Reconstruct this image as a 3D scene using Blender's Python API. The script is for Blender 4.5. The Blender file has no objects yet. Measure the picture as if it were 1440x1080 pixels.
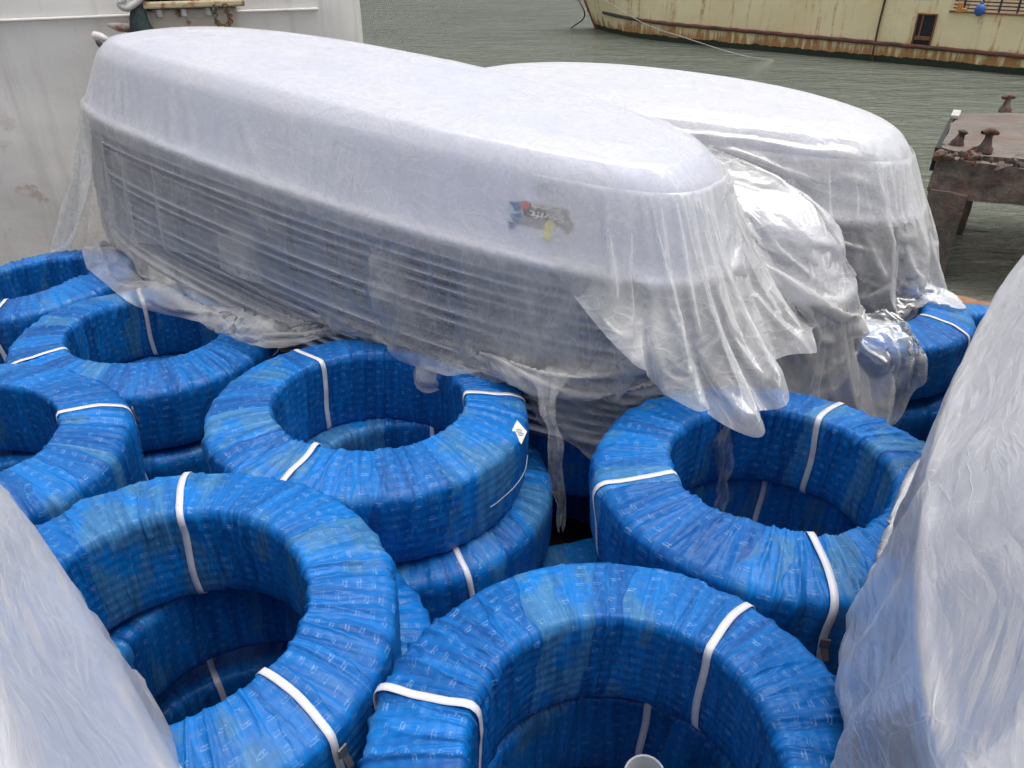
import bpy, bmesh, math, random
import numpy as np
from mathutils import Vector, Matrix, Euler
R = math.radians
random.seed(7)
SC = bpy.context.scene
COL = SC.collection

# ------------------------------------------------------------------ camera
F_PX, CAM_H, PITCH = 1082.0, 2.75, 30.0            # focal length in px of the 1440 px wide photograph
cd = bpy.data.cameras.new('camera'); cam = bpy.data.objects.new('camera', cd); COL.objects.link(cam)
cam.location = (0, 0, CAM_H); cam.rotation_euler = (R(90 - PITCH), 0, 0)
cd.sensor_width = 36; cd.lens = 36 * F_PX / 1440; cd.clip_start = 0.02; cd.clip_end = 3000
SC.camera = cam

# ------------------------------------------------------------------ light: overcast daylight
w = bpy.data.worlds.new('World'); SC.world = w; w.use_nodes = True
nt = w.node_tree; bg = nt.nodes['Background']
sky = nt.nodes.new('ShaderNodeTexSky'); sky.sky_type = 'NISHITA'; sky.sun_disc = False
SUN_EL, SUN_AZ = 80.0, 75.0                         # azimuth from +Y towards +X
sky.sun_elevation = R(SUN_EL); sky.sun_rotation = R(SUN_AZ); sky.air_density = 1.0; sky.dust_density = 6.0; sky.ozone_density = 1.0
hs = nt.nodes.new('ShaderNodeHueSaturation'); hs.inputs['Saturation'].default_value = 0.22
nt.links.new(sky.outputs[0], hs.inputs['Color']); nt.links.new(hs.outputs[0], bg.inputs[0]); bg.inputs[1].default_value = 0.14
ld = bpy.data.lights.new('sun', 'SUN'); sun = bpy.data.objects.new('sun', ld); COL.objects.link(sun)
ld.energy = 0.6; ld.angle = R(60); ld.color = (1, 0.97, 0.93)
_d = Vector((math.sin(R(SUN_AZ)) * math.cos(R(SUN_EL)), math.cos(R(SUN_AZ)) * math.cos(R(SUN_EL)), math.sin(R(SUN_EL))))
sun.rotation_euler = _d.to_track_quat('Z', 'Y').to_euler()
SC.view_settings.view_transform = 'Standard'; SC.view_settings.look = 'None'
SC.view_settings.exposure = 0.52; SC.view_settings.gamma = 1
SC.cycles.max_bounces = 7; SC.cycles.transparent_max_bounces = 16; SC.cycles.diffuse_bounces = 3
SC.cycles.use_adaptive_sampling = True; SC.cycles.adaptive_threshold = 0.04
SC.cycles.caustics_reflective = False; SC.cycles.caustics_refractive = False

# ------------------------------------------------------------------ helpers
def ray(px, py):
    a = R(PITCH); u = (px - 720) / F_PX; v = (540 - py) / F_PX
    return Vector((u, math.cos(a) + v * math.sin(a), -math.sin(a) + v * math.cos(a)))
def at_z(px, py, z):
    r = ray(px, py); t = (z - CAM_H) / r.z; return Vector((r.x * t, r.y * t, z))
def at_y(px, py, y):
    r = ray(px, py); t = y / r.y; return Vector((r.x * t, y, CAM_H + r.z * t))
def on_plane(px, py, p0, nrm):
    r = ray(px, py); c = Vector((0, 0, CAM_H)); t = (Vector(p0) - c).dot(nrm) / r.dot(nrm); return c + r * t

def mesh_np(name, co, faces, uv=None, mat=None, parent=None, smooth=True, mi=None):
    """co Nx3 array, faces Mx4 array"""
    me = bpy.data.meshes.new(name)
    co = np.asarray(co, np.float32); faces = np.asarray(faces, np.int32)
    k = faces.shape[1]
    me.vertices.add(len(co)); me.vertices.foreach_set('co', co.ravel())
    me.loops.add(faces.size); me.loops.foreach_set('vertex_index', faces.ravel())
    me.polygons.add(len(faces)); me.polygons.foreach_set('loop_start', np.arange(len(faces), dtype=np.int32) * k)
    if uv is not None:
        l = me.uv_layers.new(name='UVMap'); l.data.foreach_set('uv', np.asarray(uv, np.float32).ravel())
    if smooth: me.polygons.foreach_set('use_smooth', np.ones(len(faces), bool))
    me.update(); me.validate()
    if mat: me.materials.append(mat)
    o = bpy.data.objects.new(name, me); COL.objects.link(o)
    if parent: o.parent = parent
    return o
def grid_faces(nu, nv, wrap_u=True, wrap_v=False):
    """vertices indexed i*nv+j ; returns faces, and index arrays for uvs"""
    iu = np.arange(nu if wrap_u else nu - 1); jv = np.arange(nv if wrap_v else nv - 1)
    I, J = np.meshgrid(iu, jv, indexing='ij'); I = I.ravel(); J = J.ravel()
    I1 = (I + 1) % nu; J1 = (J + 1) % nv
    f = np.stack([I * nv + J, I1 * nv + J, I1 * nv + J1, I * nv + J1], 1)
    cu = np.stack([I, I + 1, I + 1, I], 1); cv = np.stack([J, J, J + 1, J + 1], 1)
    return f, cu, cv
def bm_obj(name, bm, mat=None, parent=None, smooth=False, auto=None):
    me = bpy.data.meshes.new(name); bmesh.ops.recalc_face_normals(bm, faces=bm.faces[:]); bm.to_mesh(me); bm.free()
    if smooth:
        for p in me.polygons: p.use_smooth = True
    if mat: me.materials.append(mat)
    o = bpy.data.objects.new(name, me); COL.objects.link(o)
    if parent: o.parent = parent
    return o
def add_box(bm, c, s, rot=None, bev=0):
    M = Matrix.Translation(Vector(c)) @ (rot.to_matrix().to_4x4() if rot else Matrix()) @ Matrix.Diagonal((s[0], s[1], s[2], 1))
    r = bmesh.ops.create_cube(bm, size=1, matrix=M)
    if bev:
        es = list({e for v in r['verts'] for e in v.link_edges}); bmesh.ops.bevel(bm, geom=es, offset=bev, segments=2, affect='EDGES', profile=0.5)
def tube_np(pts, rad, n=8, flat=None):
    """tube along pts; flat=(width,thickness,normals) makes a strap"""
    P = [Vector(p) for p in pts]; co = []; N = len(P)
    if hasattr(rad, '__len__'): rad = list(np.interp(np.linspace(0, 1, N), np.linspace(0, 1, len(rad)), rad))
    for i, p in enumerate(P):
        t = (P[min(i + 1, N - 1)] - P[max(i - 1, 0)]).normalized()
        a = Vector((0, 0, 1)) if abs(t.z) < 0.95 else Vector((1, 0, 0))
        s = t.cross(a).normalized(); u = s.cross(t)
        rr = rad[i] if hasattr(rad, '__len__') else rad
        for k in range(n):
            q = 2 * math.pi * k / n; co.append(p + (s * math.cos(q) + u * math.sin(q)) * rr)
    f = []
    for i in range(N - 1):
        for k in range(n): f.append([i * n + k, i * n + (k + 1) % n, (i + 1) * n + (k + 1) % n, (i + 1) * n + k])
    return co, f
def tube(name, pts, rad, mat, parent=None, n=8):
    co, f = tube_np(pts, rad, n); return mesh_np(name, [tuple(c) for c in co], f, mat=mat, parent=parent)
def curve_pts(ctrl, n=40):
    """Catmull-Rom through control points"""
    P = [Vector(c) for c in ctrl]; P = [P[0] * 2 - P[1]] + P + [P[-1] * 2 - P[-2]]; out = []
    segs = len(P) - 3
    for s in range(segs):
        m = max(2, n // segs)
        for k in range(m + (s == segs - 1)):
            t = k / m; a, b, c, d = P[s:s + 4]
            out.append(0.5 * ((2 * b) + (c - a) * t + (2 * a - 5 * b + 4 * c - d) * t * t + (3 * b - a - 3 * c + d) * t ** 3))
    return out
def tag(o, label=None, cat=None, group=None, kind=None):
    if label: o['label'] = label
    if cat: o['category'] = cat
    if group: o['group'] = group
    if kind: o['kind'] = kind
    return o
def empty(name, loc=(0, 0, 0), rot=(0, 0, 0)):
    o = bpy.data.objects.new(name, None); COL.objects.link(o); o.location = loc; o.rotation_euler = rot; o.empty_display_size = 0.1; return o

# smooth value noise on numpy arrays (periodic in x if px given)
def vnoise(x, y, seed=0, px=None):
    rs = np.random.RandomState(seed); T = rs.rand(256, 256)
    xi = np.floor(x).astype(int); yi = np.floor(y).astype(int); fx = x - xi; fy = y - yi
    fx = fx * fx * (3 - 2 * fx); fy = fy * fy * (3 - 2 * fy)
    m = px if px else 256
    a = T[xi % m % 256, yi % 256]; b = T[(xi + 1) % m % 256, yi % 256]; c = T[xi % m % 256, (yi + 1) % 256]; d = T[(xi + 1) % m % 256, (yi + 1) % 256]
    return (a * (1 - fx) + b * fx) * (1 - fy) + (c * (1 - fx) + d * fx) * fy

# ------------------------------------------------------------------ materials
class NT:
    def __init__(s, name):
        s.m = bpy.data.materials.new(name); s.m.use_nodes = True; s.t = s.m.node_tree; s.t.nodes.clear()
        s.out = s.t.nodes.new('ShaderNodeOutputMaterial')
    def n(s, typ, ins=None, **kw):
        nd = s.t.nodes.new('ShaderNode' + typ)
        for k, v in kw.items(): setattr(nd, k, v)
        for k, v in (ins or {}).items():
            sk = nd.inputs[k]
            if isinstance(v, bpy.types.NodeSocket): s.t.links.new(v, sk)
            else: sk.default_value = v
        return nd
    def math(s, op, a, b=0.0, c=0.0, clamp=False):
        nd = s.n('Math', {0: a, 1: b, 2: c}, operation=op); nd.use_clamp = clamp; return nd.outputs[0]
    def mix(s, f, a, b):
        nd = s.n('Mix', data_type='RGBA'); 
        for k, v in ((0, f), (6, a), (7, b)):
            if isinstance(v, bpy.types.NodeSocket): s.t.links.new(v, nd.inputs[k])
            else: nd.inputs[k].default_value = v
        return nd.outputs[2]
    def ramp(s, f, stops):
        nd = s.n('ValToRGB', {0: f}); e = nd.color_ramp.elements
        while len(e) < len(stops): e.new(0.5)
        for q, (p, c) in zip(e, stops): q.position = p; q.color = c if len(c) == 4 else (*c, 1)
        return nd.outputs[0]
    def mrange(s, v, a, b, c=0.0, d=1.0, t='LINEAR'):
        nd = s.n('MapRange', {0: v, 1: a, 2: b, 3: c, 4: d}); nd.interpolation_type = t; return nd.outputs[0]
    def noise(s, vec, scale, detail=4, rough=0.55, dist=0.0):
        return s.n('TexNoise', {'Vector': vec, 'Scale': scale, 'Detail': detail, 'Roughness': rough, 'Distortion': dist}).outputs[0]
    def mapv(s, vec, scale=(1, 1, 1), loc=(0, 0, 0), rot=(0, 0, 0)):
        return s.n('Mapping', {'Vector': vec, 'Scale': scale, 'Location': loc, 'Rotation': rot}).outputs[0]
    def bump(s, h, strength=0.5, dist=0.01, normal=None):
        i = {'Height': h, 'Strength': strength, 'Distance': dist}
        if normal is not None: i['Normal'] = normal
        return s.n('Bump', i).outputs[0]
    def surf(s, sock): s.t.links.new(sock, s.out.inputs[0]); return s.m
def rgb(r, g, b): return (r, g, b, 1)

# ------------------------------------------------------------------ boats (upside down), stacked and wrapped
PROFILE = [(-.028, -.012), (-.032, .004), (-.026, .016), (.0, .018), (.006, .024), (.02, .07), (.05, .16), (.08, .245), (.10, .29), (.125, .325), (.16, .352), (.21, .368), (.3, .378)]
def plan(th, inset, z, L, W, taper=.2, n=3.0, droop=.07):
    c, s = np.cos(th), np.sin(th)
    ex = 2 / n
    x = np.sign(c) * np.abs(c) ** ex * np.maximum(L - inset * 1.35, .01)
    y = np.sign(s) * np.abs(s) ** ex * np.maximum(W - inset, .0004)
    q = x / L
    y = y * (1 - taper * np.clip(q, 0, 1) ** 2 - .08 * np.clip(-q, 0, 1) ** 2)
    z = z - droop * np.clip(np.abs(q), 0, 1.2) ** 2.5
    return x, y, z
def thetas(n, nexp=3.0):
    """angles giving roughly even steps round the plan curve"""
    t = np.linspace(0, 2 * np.pi, 8000, endpoint=False)
    x, y, _ = plan(t, 0, 0, 2.0, .73)
    s = np.concatenate([[0], np.cumsum(np.hypot(np.diff(x), np.diff(y)))]); s /= s[-1] * (1 + 1 / 8000)
    return np.interp(np.arange(n) / n, s, t)
def hull_mesh(name, L, W, hs=1.0, nth=200, mat=None):
    th = thetas(nth); prof = PROFILE + [(W * f, .378 + .012 * f) for f in (.55, .75, .9, 1.0)]
    cols = []
    for (i, z) in prof: cols.append(np.stack(plan(th, i, z * hs + 0 * th, L, W), 1))
    co = np.stack(cols, 1).reshape(-1, 3); f, cu, cv = grid_faces(nth, len(prof))
    return mesh_np(name, co, f, mat=mat)
def surf_pt(th, arc, L, W, hs, off, slack):
    """point of a sheet laid over the stack: arc = distance walked from the keel line outwards and down"""
    prof = [(W, .39 * hs), (.3, .378 * hs), (.16, .352 * hs), (.10, .29 * hs), (.05, .16 * hs), (.02, .07 * hs), (-.04, .01), (-.05, -.1), (-.04, -.4), (-.06, -.75), (-.2, -.95), (-.5, -1.0)]
    p = np.array(prof); p[1:, 0] -= off; p[:, 1] += off * (p[:, 1] > .2)
    s = np.concatenate([[0], np.cumsum(np.hypot(np.diff(p[:, 0]), np.diff(p[:, 1])))])
    ins = np.interp(arc, s, p[:, 0]); z = np.interp(arc, s, p[:, 1])
    return plan(th, ins, z, L, W)
# ------------------------------------------------------------------ material builders
def film_mat(name, a0=.30, a1=.55, tint=(.80, .785, .765), seed=0.0, ends=1.98, bs=.3, side=.06, stretch=(1, 1, 1), gl_=.26, cw=.32, rg=.42, soft=.8):
    """clear polythene sheet: milky where it is creased or doubled, clear where it is pulled flat"""
    m = NT(name); tc = m.n('TexCoord'); ob = tc.outputs['Object']; so = m.n('SeparateXYZ', {0: ob})
    warp = m.n('TexNoise', {'Vector': ob, 'Scale': 2.2, 'Detail': 1}).outputs[1]
    wv = m.n('VectorMath', {0: warp, 1: (.5 - seed, .5 - seed, .5)}, operation='SUBTRACT').outputs[0]
    wv = m.n('VectorMath', {0: wv, 3: .22}, operation='SCALE').outputs[0]
    obw = m.mapv(m.n('VectorMath', {0: ob, 1: wv}, operation='ADD').outputs[0], stretch)
    def ridge(v, sc, det, lo, hi, rough=.55):
        n = m.noise(v, sc, det, rough); r = m.math('ABSOLUTE', m.math('SUBTRACT', n, .5)); return m.mrange(r, lo, hi, 1, 0, 'SMOOTHSTEP')
    c1 = ridge(m.mapv(obw, (1.6, 2.5, 5.0), rot=(.3, .4, .6)), 2.0, 2, 0, .03)
    c2 = ridge(m.mapv(obw, (6.0, 1.5, 2.0), rot=(-.4, .3, .2)), 3.0, 2, 0, .03)
    crease = m.math('MAXIMUM', m.math('MULTIPLY', c1, .8), m.math('MULTIPLY', c2, .6))
    lowz = m.mrange(so.outputs[2], .02, -.10, 0, 1, 'SMOOTHSTEP'); endx = m.mrange(m.math('ABSOLUTE', so.outputs[0]), ends * .62, ends * .95, 0, 1, 'SMOOTHSTEP')
    loose = m.math('MULTIPLY', lowz, m.math('ADD', side, m.math('MULTIPLY', endx, 1 - side)))
    tight = m.math('MULTIPLY', lowz, m.math('SUBTRACT', 1.0, endx))
    vd = m.n('TexVoronoi', {'Vector': m.mapv(obw, (1.0, 2.4, 1.4), rot=(.5, .2, .8)), 'Scale': 7.5}, feature='DISTANCE_TO_EDGE').outputs[0]
    big = m.noise(ob, 1.9, 1)
    cv_ = m.math('MULTIPLY', m.mrange(vd, 0, .022, .8, 0, 'SMOOTHSTEP'), m.mrange(big, .40, .60))
    zone = m.math('MAXIMUM', m.mrange(big, .42, .66, .15, 1.0), m.math('MULTIPLY', loose, .9))
    crease = m.math('MULTIPLY', m.math('MAXIMUM', crease, cv_), zone)
    milky = m.mrange(m.noise(obw, 3.1, 4, .6), .35, .72)
    fine = m.noise(m.mapv(obw, (8, 22, 9), rot=(.4, .2, .9)), 3.0, 3, .68)
    k = m.math('SUBTRACT', m.math('ADD', .8, m.math('MULTIPLY', loose, .5)), m.math('MULTIPLY', tight, .34))
    a = m.math('ADD', a0, m.math('ADD', m.math('MULTIPLY', crease, cw), m.math('MULTIPLY', m.math('MULTIPLY', milky, a1), m.math('MULTIPLY', k, m.mrange(fine, .3, .7, .6, 1.2)))))
    a = m.math('MINIMUM', m.math('ADD', a, m.math('MULTIPLY', loose, .10)), .93)
    h = m.math('ADD', m.math('MULTIPLY', crease, .3), m.math('ADD', m.math('MULTIPLY', vd, 1.1), m.math('ADD', m.math('MULTIPLY', fine, .35), m.math('MULTIPLY', m.noise(obw, 4.5, 2), soft))))
    nb = m.bump(h, bs, .010)
    dif = m.n('BsdfDiffuse', {'Color': rgb(*tint), 'Normal': nb}).outputs[0]
    tr = m.n('BsdfTranslucent', {'Color': rgb(*tint), 'Normal': nb}).outputs[0]
    body = m.n('MixShader', {0: .42, 1: dif, 2: tr}).outputs[0]
    clear = m.n('BsdfTransparent', {'Color': rgb(.97, .975, .98)}).outputs[0]
    sh = m.n('MixShader', {0: a, 1: clear, 2: body}).outputs[0]
    gl = m.n('BsdfGlossy', {'Color': rgb(1, 1, 1), 'Roughness': rg, 'Normal': nb}).outputs[0]
    fr = m.n('Fresnel', {'IOR': 1.45}).outputs[0]
    sh = m.n('MixShader', {0: m.math('MULTIPLY', fr, gl_), 1: sh, 2: gl}).outputs[0]
    return m.surf(sh)

def coil_mat():
    m = NT('blue_printed_film'); tc = m.n('TexCoord'); uv = tc.outputs['UV']; oi = m.n('ObjectInfo').outputs['Random']
    sh_ = m.n('CombineXYZ', {0: m.math('MULTIPLY', oi, 37.0), 1: m.math('MULTIPLY', oi, 11.0)}).outputs[0]
    uo = m.n('VectorMath', {0: uv, 1: sh_}, operation='ADD').outputs[0]
    sp = m.n('SeparateXYZ', {0: uv}); U, V = sp.outputs[0], sp.outputs[1]
    wob = m.math('MULTIPLY', m.math('SUBTRACT', m.noise(m.mapv(uo, (2, 5, 1)), 1.0, 2), .5), .09)
    Uw = m.math('ADD', m.math('ADD', U, m.math('MULTIPLY', V, .13)), wob)
    s = m.math('DIVIDE', Uw, .105); bid = m.math('FLOOR', s); bf = m.math('FRACT', s)
    rnd = m.n('TexWhiteNoise', {'W': m.math('ADD', bid, m.math('MULTIPLY', oi, 91.0))}, noise_dimensions='1D')
    rv = rnd.outputs[0]
    # radial pleats
    pl = m.noise(m.mapv(uo, (34, 3.2, 1)), 1.0, 3, .55, .4)
    pl2 = m.noise(m.mapv(uo, (22, 6, 1), rot=(0, 0, .3)), 1.0, 2, .6, .5)
    patch = m.noise(m.mapv(uo, (5.5, 4.2, 1)), 1.0, 3, .6)
    crk = m.math('ABSOLUTE', m.math('SUBTRACT', pl2, .5)); crk = m.mrange(crk, 0, .02, 1, 0, 'SMOOTHSTEP')
    blue = m.mix(m.mrange(m.math('ADD', m.math('MULTIPLY', rv, .32), m.math('MULTIPLY', pl, .8)), .34, .86), rgb(.0012, .073, .285), rgb(.003, .195, .62))
    # where the film is single and stretched the grey pipe shows through
    gmask = m.math('MULTIPLY', m.mrange(m.math('ADD', patch, m.math('MULTIPLY', m.math('SUBTRACT', rv, .5), .42)), .60, .72, 0, 1, 'SMOOTHSTEP'), .55)
    col = m.mix(gmask, blue, m.mix(m.mrange(pl, .3, .7), rgb(.030, .11, .19), rgb(.10, .24, .34)))
    col = m.mix(m.math('MULTIPLY', m.mrange(m.noise(m.mapv(uo, (30, 12, 1)), 1.2, 3, .7), .60, .76), .14), col, rgb(.13, .36, .58))   # dry dust in the creases
    # printed marks
    rowoff = m.math('MULTIPLY', rv, .7)
    cu = m.math('DIVIDE', Uw, .0500); cv = m.math('ADD', m.math('DIVIDE', V, .0400), rowoff)
    cv = m.math('ADD', cv, m.math('MULTIPLY', m.math('MODULO', m.math('FLOOR', cu), 2.0), .5))
    jit = m.math('MULTIPLY', m.math('SUBTRACT', m.noise(uo, 40, 1), .5), .25)
    a = m.math('SUBTRACT', m.math('FRACT', cu), .5); b = m.math('ADD', m.math('SUBTRACT', m.math('FRACT', cv), .5), jit)
    def bar(x, cx, hw, y, cy, hh):
        p = m.math('LESS_THAN', m.math('ABSOLUTE', m.math('SUBTRACT', x, cx)), hw); q = m.math('LESS_THAN', m.math('ABSOLUTE', m.math('SUBTRACT', y, cy)), hh); return m.math('MULTIPLY', p, q)
    mk = m.math('MAXIMUM', bar(a, 0, .25, b, .11, .045), bar(a, .03, .19, b, -.11, .045))
    mk = m.math('MAXIMUM', mk, m.math('MAXIMUM', bar(a, -.2, .03, b, .06, .08), bar(a, .1, .03, b, -.05, .08)))
    fade = m.mrange(m.noise(uo, 30, 3, .7), .36, .62, .0, 1)
    fade = m.math('MULTIPLY', fade, m.mrange(m.n('TexWhiteNoise', {'Vector': m.n('CombineXYZ', {0: m.math('FLOOR', cu), 1: m.math('FLOOR', cv)}).outputs[0]}).outputs[0], 0, .6, .25, 1))
    col = m.mix(m.math('MULTIPLY', m.math('MULTIPLY', mk, fade), .34), col, rgb(.33, .52, .72))
    col = m.mix(m.math('MULTIPLY', crk, .10), col, rgb(.20, .42, .62))
    edge = m.mrange(bf, 0.0, .05, 1, 0)
    h = m.math('ADD', m.math('MULTIPLY', pl, 1.0), m.math('ADD', m.math('MULTIPLY', pl2, .9), m.math('MULTIPLY', edge, .35)))
    nb = m.bump(h, .6, .008)
    ro = .42
    p = m.n('BsdfPrincipled', {'Base Color': col, 'Roughness': ro, 'Normal': nb, 'IOR': 1.42, 'Specular IOR Level': .35, 'Coat Weight': .0})
    return m.surf(p.outputs[0])

def plain(name, col, rough=.5, metal=0.0, var=.15, scale=8, bump=.15):
    m = NT(name); ob = m.n('TexCoord').outputs['Object']; n = m.noise(ob, scale, 5, .6)
    c = m.mix(m.mrange(n, .3, .7), rgb(*[x * (1 - var) for x in col]), rgb(*[min(1, x * (1 + var)) for x in col]))
    p = m.n('BsdfPrincipled', {'Base Color': c, 'Roughness': rough, 'Metallic': metal, 'Normal': m.bump(m.noise(ob, scale * 4, 4), bump, .004)})
    return m.surf(p.outputs[0])

def water_mat():
    m = NT('harbour_water'); ob = m.n('TexCoord').outputs['Object']
    w1 = m.noise(m.mapv(ob, (1.0, 2.6, 1), rot=(0, 0, R(18))), 1.5, 4, .6, .5)
    w2 = m.noise(m.mapv(ob, (1.0, 1.8, 1), rot=(0, 0, R(-30))), 5.0, 4, .6, .3)
    w3 = m.noise(m.mapv(ob, (1.0, 2.0, 1), rot=(0, 0, R(10))), .45, 2, .5)
    h = m.math('ADD', m.math('MULTIPLY', w1, 1.0), m.math('ADD', m.math('MULTIPLY', w2, .28), m.math('MULTIPLY', w3, 1.2)))
    nb = m.bump(h, 1.0, .28)
    c = m.mix(m.mrange(m.noise(ob, .12, 3), .35, .65), rgb(.145, .165, .13), rgb(.18, .195, .155))
    p = m.n('BsdfPrincipled', {'Base Color': c, 'Roughness': .07, 'IOR': 1.33, 'Normal': nb})
    return m.surf(p.outputs[0])

def hull_paint():
    """faded cream ship paint with rust runs; object Z is height above the water, X runs along the side"""
    m = NT('faded_cream_ship_paint'); tc = m.n('TexCoord'); ob = tc.outputs['Object']; sp = m.n('SeparateXYZ', {0: ob}); X, Z = sp.outputs[0], sp.outputs[2]
    n1 = m.noise(ob, .7, 5, .6); n2 = m.noise(ob, 4, 5, .65)
    c = m.mix(m.mrange(n1, .3, .7), rgb(.78, .65, .38), rgb(.87, .77, .51))
    # paler repainted band high on the side
    zb = m.math('ADD', Z, m.math('MULTIPLY', m.noise(m.mapv(ob, (.6, .6, 1)), 1, 2), .10))
    top = m.math('MULTIPLY', m.math('GREATER_THAN', zb, 1.93), m.math('MULTIPLY', m.math('GREATER_THAN', X, 6.4), m.math('LESS_THAN', X, 15.2)))
    c = m.mix(top, c, rgb(.60, .58, .56))
    runs = m.noise(m.mapv(ob, (3.2, 3.2, .22)), 1.0, 5, .7)
    low = m.mrange(Z, .75, .25, 0.0, 1)
    rust = m.mrange(m.math('ADD', runs, m.math('MULTIPLY', low, .16)), .53, .65, 0, 1, 'SMOOTHSTEP')
    rust = m.math('MULTIPLY', rust, m.mrange(m.math('ADD', n2, m.math('MULTIPLY', low, .25)), .35, .65))
    c = m.mix(m.math('MULTIPLY', rust, .9), c, m.mix(n2, rgb(.36, .13, .035), rgb(.50, .24, .06)))
    stain = m.mrange(m.noise(m.mapv(ob, (5, 5, .15), loc=(9, 3, 1)), 1.0, 3), .6, .72)
    c = m.mix(m.math('MULTIPLY', stain, .18), c, rgb(.27, .22, .10))
    slime = m.math('LESS_THAN', Z, m.math('ADD', .20, m.math('MULTIPLY', m.math('SUBTRACT', m.noise(m.mapv(ob, (1.2, 1, 1)), 2.0, 5, .65), .5), .22)))
    c = m.mix(slime, c, m.mix(n2, rgb(.012, .018, .014), rgb(.03, .042, .02)))
    p = m.n('BsdfPrincipled', {'Base Color': c, 'Roughness': .6, 'Normal': m.bump(m.math('ADD', n1, m.math('MULTIPLY', n2, .4)), .5, .06)})
    return m.surf(p.outputs[0])

def rusty(name, base, rust=(.20, .075, .03), amt=.5, scale=3.0, rough=.75, stretch=(1, 1, 1), bump=.5, bd=.01):
    m = NT(name); ob = m.mapv(m.n('TexCoord').outputs['Object'], stretch); n = m.noise(ob, scale, 6, .65); n2 = m.noise(ob, scale * 5, 5, .6)
    k = m.mrange(m.math('ADD', n, m.math('MULTIPLY', n2, .2)), .70 - amt * .3, .78 - amt * .2, 0, 1, 'SMOOTHSTEP')
    c = m.mix(k, m.mix(n2, rgb(*[x * .8 for x in base]), rgb(*[min(1, x * 1.15) for x in base])), m.mix(n2, rgb(*[x * .5 for x in rust]), rgb(*[x * 1.6 for x in rust])))
    p = m.n('BsdfPrincipled', {'Base Color': c, 'Roughness': rough, 'Normal': m.bump(m.math('ADD', n, n2), bump, bd)})
    return m.surf(p.outputs[0])

def white_steel():
    m = NT('dirty_white_ship_steel'); tc = m.n('TexCoord'); ob = tc.outputs['Object']
    n1 = m.noise(ob, .6, 3); n2 = m.noise(ob, 3.5, 5, .62); run = m.noise(m.mapv(ob, (7, 7, .5)), 1, 4, .6)
    c = m.mix(m.mrange(n1, .3, .7), rgb(.76, .74, .70), rgb(.84, .82, .79))
    c = m.mix(m.math('MULTIPLY', m.mrange(run, .52, .72), .35), c, rgb(.40, .36, .30))
    sp = m.n('SeparateXYZ', {0: ob})
    sc = m.math('MULTIPLY', m.mrange(n2, .6, .7, 0, 1, 'SMOOTHSTEP'), m.mrange(sp.outputs[2], 1.2, 2.0, .45, .06))
    c = m.mix(sc, c, rgb(.34, .22, .13))
    p = m.n('BsdfPrincipled', {'Base Color': c, 'Roughness': .48, 'Normal': m.bump(m.math('ADD', m.math('MULTIPLY', n1, 2.0), m.math('MULTIPLY', n2, .25)), .6, .05)})
    return m.surf(p.outputs[0])

M_COIL = coil_mat()
M_STRAP = plain('white_strap', (.70, .69, .74), .35, var=.05, scale=25)
M_HULL = plain('pale_grey_boat_plastic', (.55, .57, .69), .35, var=.06, scale=3, bump=.05)
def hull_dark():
    m = NT('blue_grey_boat_painted_gaps'); ob = m.n('TexCoord').outputs['Object']; z = m.n('SeparateXYZ', {0: ob}).outputs[2]; x = m.n('SeparateXYZ', {0: ob}).outputs[0]
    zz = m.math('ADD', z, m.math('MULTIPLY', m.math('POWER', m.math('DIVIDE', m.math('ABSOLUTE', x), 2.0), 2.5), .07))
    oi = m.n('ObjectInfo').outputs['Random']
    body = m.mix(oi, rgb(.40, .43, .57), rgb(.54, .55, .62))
    c = m.mix(m.math('LESS_THAN', zz, .012), body, rgb(.05, .055, .085))  # lip coloured near-black to paint in the shaded gap between nested hulls
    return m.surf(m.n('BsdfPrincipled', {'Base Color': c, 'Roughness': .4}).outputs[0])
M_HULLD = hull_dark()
M_FILM = film_mat('clear_film_sheet', .20, .46, bs=.3, cw=.20, gl_=.12)
M_FILM_N = film_mat('milky_film_sheet', .40, .42, seed=3.1, bs=.35, cw=.2)
M_FILM_F = film_mat('streaked_white_film', .56, .50, tint=(.96, .955, .95), seed=1.7, bs=.42, side=.5, stretch=(.35, 1.4, 1.4), gl_=.5, cw=.5, rg=.36, soft=1.0)
M_FILM_T = film_mat('thin_film_strip', .06, .30, tint=(.92, .905, .88), seed=2.3, bs=.4, cw=.1, gl_=.5)
M_FILM_L = film_mat('loose_clear_film', .20, .46, tint=(.92, .905, .88), seed=5.3, bs=.5, cw=.15, gl_=.36)
M_DARKSTEEL = rusty('dark_deck_steel', (.03, .035, .045), amt=.3)
M_RUST = rusty('rusty_steel', (.10, .06, .04), (.22, .10, .045), .8, 5)
M_WATER = water_mat()

# ------------------------------------------------------------------ setting
WATER_Z = -.8
AX = Vector((.7986, -.6018, 0)); NX = Vector((.6018, .7986, 0))       # along and across the barge
def an(a, n, z=0): v = AX * a + NX * n; return Vector((v.x, v.y, z))
bm = bmesh.new(); bmesh.ops.create_grid(bm, x_segments=1, y_segments=1, size=1500, matrix=Matrix.Translation((0, 1400, 0)))
water = bm_obj('water', bm, M_WATER); water.location = (0, 0, WATER_Z); tag(water, kind='structure')
bm = bmesh.new()
EDGE_N = 5.45
add_box(bm, (0, 0, 0), (24, 9.0, .9)); deck = bm_obj('deck', bm, M_DARKSTEEL)
deck.location = an(-3, EDGE_N - 4.5, -.35); deck.rotation_euler = (0, 0, R(-37)); tag(deck, kind='structure')
g = empty('deck_edge_rail', an(0, EDGE_N + .03, .1), (0, 0, R(-37)))
tag(g, 'rusty brown steel bulwark along the deck edge beside the green water', 'bulwark')
bm = bmesh.new(); add_box(bm, (-3, 0, .27), (24, .03, .56)); bm_obj('plate', bm, M_RUST, g)
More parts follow.
